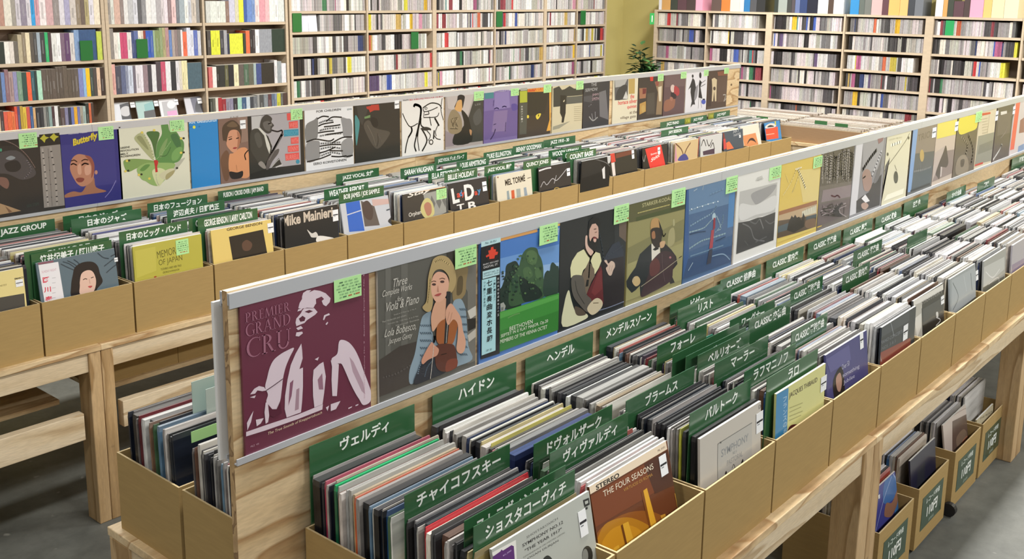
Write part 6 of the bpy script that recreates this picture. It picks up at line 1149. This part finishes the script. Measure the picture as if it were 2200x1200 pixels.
def book(x, w, z, h, d, c, label, lean=0, y=YL+.006):
    m = MB(); e = lin('e4e0d4')
    m.hexa([(x, y, z), (x+w, y, z), (x+w, y+d, z), (x, y+d, z), (x+lean, y, z+h), (x+w+lean, y, z+h), (x+w+lean, y+d, z+h), (x+lean, y+d, z+h)], c, 0, [e, e, c, c, c, c])
    if w < .04 and R.random() < .6:
        q = tuple(min(1, v*.8+.1) if sum(c) < .8 else v*.68 for v in c)
        a, b = R.uniform(.15, .35), R.uniform(.55, .85)
        m.poly([(x+w*.3+lean*a, y-.0006, z+h*a), (x+w*.62+lean*a, y-.0006, z+h*a), (x+w*.62+lean*b, y-.0006, z+h*b), (x+w*.3+lean*b, y-.0006, z+h*b)], q)
    return tag(m.build('book', M_BOOK, loc=(x+w/2, y, z)), label, 'book', 'books on the back wall shelves')
for (bay, z), row in BOOKROWS.items():
    x0, x1 = BXS[bay]+.024, BXS[bay+1]-.026
    where = '%s shelf of the %s' % (SHELFN[z], BAYN[bay])
    items = row.split()
    if items == ['M']: continue
    gap = 0.0
    if items[-1] == 'G': items.pop(); gap = .085
    ws = [(.115 if s[0] == 'F' else R.uniform(.014, .03)) for s in items]
    fs = sum(w for w, s in zip(ws, items) if s[0] == 'F'); ns = sum(ws)-fs
    k = (x1-x0-gap-fs-.0012*len(items))/ns; ws = [w if s[0] == 'F' else w*k for w, s in zip(ws, items)]
    hb = .168 if bay == 2 else .196
    if (bay, z) == (2, 1.05): hb = .15
    x = x0; run = hb
    for i, (s, w) in enumerate(zip(items, ws)):
        if R.random() < .3: run = hb*R.uniform(.84, 1.02)
        h = run
        if bay == 0 and z == 1.504 and i < 2: h = .17
        if bay == 0 and z == 1.504 and 2 <= i < 6: h = .13
        c = jit(lin(s[-6:]), .06)
        book(x, w, z+.0005, min(h, .2), .125 if s[0] != 'F' else .02, c, '%s book%s, %s from the left, %s' % (cname(c), ' facing out' if s[0] == 'F' else '', ordn(i+1), where), y=YL+(.006 if s[0] != 'F' else .012)); NB += 1
        x += w+.0012
# four leaning magazines
V = (0, 0, 3.428)
for i, (xa, ops, lb, base) in enumerate((
 (3.375, [('P', '3a3a40', [(880, 770), (1010, 750), (1030, 870), (900, 880)]), ('B', 'b8b8bc', [(890, 800), (930, 780), (960, 800), (950, 850), (900, 850)]), ('P', '26262c', [(950, 800), (1010, 760), (1030, 870), (960, 870)])], 'first leaning magazine in the middle book bay, dark photo of a face', 'c8ccd4'),
 (3.552, [('P', '7ca8a8', [(1060, 770), (1190, 740), (1200, 800), (1070, 820)]), ('P', '4a4a4c', [(1060, 820), (1200, 800), (1200, 860), (1065, 870)])], 'second leaning magazine, teal band over grey', '9cb8b4'),
 (3.722, [('P', 'a8a8ac', [(1190, 750), (1310, 735), (1340, 860), (1210, 860)]), ('P', 'c890b8', [(1230, 820), (1300, 810), (1310, 860), (1240, 865)]), ('E', 'd4d4d8', 1260, 770, 30, 30)], 'third leaning magazine, pale portrait with pink', 'd4d4d8'),
 (3.918, [('P', '5c5c6c', [(1400, 720), (1480, 705), (1510, 820), (1430, 830)]), ('B', '2c2c34', [(1450, 740), (1500, 760), (1510, 820), (1440, 820)])], 'fourth leaning magazine, beside the right end of its shelf', 'b8b8c0'))):
    o = Vector((xa, YL+.012, 1.0505)); v = Vector((0, .045, .165)); w_ = .128
    cv = Cover(o, (1, 0, 0), v, w_, v.length, .008, base, V, spine='e4e4e6'); cv.draw(ops)
    ob = cv.mb.build('magazine', M_PRINT, loc=tuple(o)); tag(ob, lb, 'magazine', 'magazines leaning on the shelf')
    cv.slip('price_sticker', ob, ([955, 1130, 1280, 1450][i], 752-i*10), ([997, 1168, 1315, 1490][i], 790-i*10), 'eef0f2', 'sticker')

# ---------------------------------------------------------------- discs
DISCS = MB(); NCD = 0
RUN = ['dcdcda', 'e6e6e4', 'd0d0ce', 'c2c0c0', 'b0aeae', 'a29e9e', '8e8a8a', '6c6a6c', '4c4a4c', '2e2c2e', 'cdc6c2', 'd8d2c8', 'bcb2b4', 'c6bcc0', '9c9a92', 'b4b4aa']
ACC2 = ['c83a3c', 'e0d83c', 'e2dc48', '3c58a8', '8c3038', 'd06a48', '4c8c90', 'c8a85c', '5c4a70', '3a7a54', 'd89ab0', 'e0b830', '2c3c6c', '96404c', 'a85a80', 'c8b84c']
def disc_row(p0, p1, z, along, depth, single, where, tone=0, full=1.0):
    global NCD
    p = p0; i = 0; c = lin('d0d0ce'); left = 0; hh = .124
    end = p0+(p1-p0)*full
    while True:
        if left <= 0:
            r = R.random()
            if r < .11: c = jit(tuple(v*.8+.02 for v in lin(R.choice(ACC2))), .05); left = R.choice([1, 1, 2, 3, 4])
            else: c = lin(R.choice(RUN[:6]+RUN if tone == 0 else RUN[2:]+RUN[4:10])); left = R.choice([1, 1, 2, 2, 3, 4, 7])
            hh = .1235 if R.random() < .9 else R.uniform(.112, .132)
        t = R.uniform(.0098, .0125) if R.random() < .9 else R.uniform(.018, .026)
        if p+t > end: break
        cc = jit(c, .14); left -= 1
        ln = R.uniform(-.004, .004) if R.random() < .06 else 0
        m = MB() if single else DISCS
        g = .0004
        if along == 'x':
            y0 = YL+.008+R.uniform(0, .006)
            m.hexa([(p, y0, z), (p+t-g, y0, z), (p+t-g, y0+.125, z), (p, y0+.125, z), (p+ln, y0, z+hh), (p+t-g+ln, y0, z+hh), (p+t-g+ln, y0+.125, z+hh), (p+ln, y0+.125, z+hh)], cc, 0)
            loc = (p+t/2, y0, z)
        else:
            x0 = XR+.02+R.uniform(0, .008)
            m.hexa([(x0, p+t-g, z), (x0, p, z), (x0+.14, p, z), (x0+.14, p+t-g, z), (x0, p+t-g+ln, z+hh), (x0, p+ln, z+hh), (x0+.14, p+ln, z+hh), (x0+.14, p+t-g+ln, z+hh)], cc, 0)
            loc = (x0, p+t/2, z)
        if single:
            tag(m.build('disc_case', M_CD, loc=loc), '%s disc case, %s from left, %s' % (cname(cc), ordn(i+1), where), 'disc case', 'disc cases beside the book shelves'); NCD += 1
        p += t; i += 1
CN = {1.803: 'top row beside the books', 1.648: 'second row beside the books', 1.4825: 'third row beside the books', 1.317: 'fourth row beside the books', 1.153: 'fifth row beside the books'}
for z in CDL[1:7]:
    for b in range(6):
        x0, x1 = LXS[b]+.024, LXS[b+1]-.016
        single = (b == 0 and z in CN)
        s0 = x0+(.27 if (b == 0 and z == 1.648) else (.06 if z == 1.648 and b in (3, 5) else 0))
        disc_row(s0, x1-(.07 if (b == 1 and z == 1.4825) else 0), z+.0005, 'x', .125, single, CN.get(z), tone=0)
for z in CDR[1:7]:
    for b in range(6):
        y1, y0 = RYS[b]-.034, RYS[b+1]+.034
        disc_row(y0+R.choice([0, 0, .03, .08]), y1, z+.0005, 'y', .14, False, None, tone=1, full=1.0)
o = DISCS.build('disc_cases', M_CD, loc=(8, 6, 1.5)); tag(o, 'thousands of disc cases standing edge-on along the wall shelves', 'disc cases', kind='stuff')
# index cards and face-out items
def icard(x, z, lb, h=.14, w=.085, c='1f6a34', y=YL-.004):
    m = MB(); m.box(x, x+w, y, y+.002, z+.0005, z+h, lin(c)); tag(m.build('index_card', M_GREEN, loc=(x+w/2, y, z)), lb, 'index card', 'green cards on the wall shelves')
for px, zz, lb in (((628, 48), 1.648, 'green index card at the left end of the disc shelf row, next to books'), ((1066, 43), 1.648, 'green index card below the top row, fourth disc bay'), ((1247, 40), 1.648, 'green index card below the top row, last narrow disc bay'), ((883, 90), 1.4825, 'green index card near the right end of the second disc bay')):
    icard(onY(px, YL).x, zz, lb)
icard(onY((172, 108), YL).x, 1.504, 'green index card before the blue facing book, left book bay', .125, .082)
icard(onY((293, 104), YL).x, 1.504, 'green index card in the middle book bay, second shelf', .125, .08)
q = onX((2030, 60), XR); m = MB(); m.box(XR+.012, XR+.014, q.y-.07, q.y, 1.6495, 1.775, lin('2f9a5c')); tag(m.build('index_card', M_GREEN, loc=(XR+.013, q.y, 1.65)), 'green index card on the shelf unit at the right edge', 'index card', 'green cards on the wall shelves')
for i, (dx, c) in enumerate(((.075, 'c8ccd8'), (.155, 'dfe2ec'))):
    x = LXS[0]+.03+dx; m = MB()
    m.hexa([(x, YL+.012, 1.6485), (x+.085, YL+.012, 1.6485), (x+.085, YL+.03, 1.6485), (x, YL+.03, 1.6485), (x+.01, YL+.03, 1.775), (x+.09, YL+.03, 1.775), (x+.09, YL+.048, 1.775), (x+.01, YL+.048, 1.775)], lin(c))
    tag(m.build('wrapped_set', M_PRINT, loc=(x, YL+.02, 1.6485)), ['silver wrapped box set beside the green card, next to the books', 'larger white wrapped box set beside the silver one'][i], 'box set')
# box sets on top of the right wall units
NBX = 0
SETC = 'dcdce0 c89a5c 3a4038 5a4048 4a3c3c e8a0b8 d8b470 e4d8a8 d8ccb0 30549c d8dce0 5c4c48 d0783c d8c8bc dcd4cc 2c6ca0 4a4c50 2c2e30 3a3c40 2c3034 8c8c90 2a302a 303834 8c9490 3a3c3c 4a4448 5c6a90 2c3c64 1c2030 dcdcd8 4a3c34 e0dcd8 4c4a4c 2f80b8 5c6460 6c706c c8a8a8 5c3c44 e0b068 deb070 3c4048 6c7078 8c949c 4c5058'.split()
for b in range(5):
    y1, y0 = RYS[b]-.03, RYS[b+1]+.03; y = y1; j = 0
    while y > y0+.05:
        w = R.uniform(.035, .11); w = min(w, y-y0)
        c = jit(lin(SETC[(b*11+j) % len(SETC)]), .05); m = MB(); h = R.uniform(.17, .2) if R.random() < .7 else R.uniform(.13, .17)
        m.box(XR+.03, XR+.24, y-w+.002, y, 1.8065, 1.8065+h, c)
        tag(m.build('boxed_set', M_PRINT, loc=(XR+.03, y-w/2, 1.8065)), '%s boxed set, %s from left, atop %s' % (cname(c), ordn(j+1), ['shelf bay beside the plant', 'second right-wall bay', 'third right-wall bay', 'fourth right-wall bay', 'last right-wall bay'][b]), 'box set', 'boxed sets on top of the right wall shelves'); NBX += 1
        y -= w; j += 1
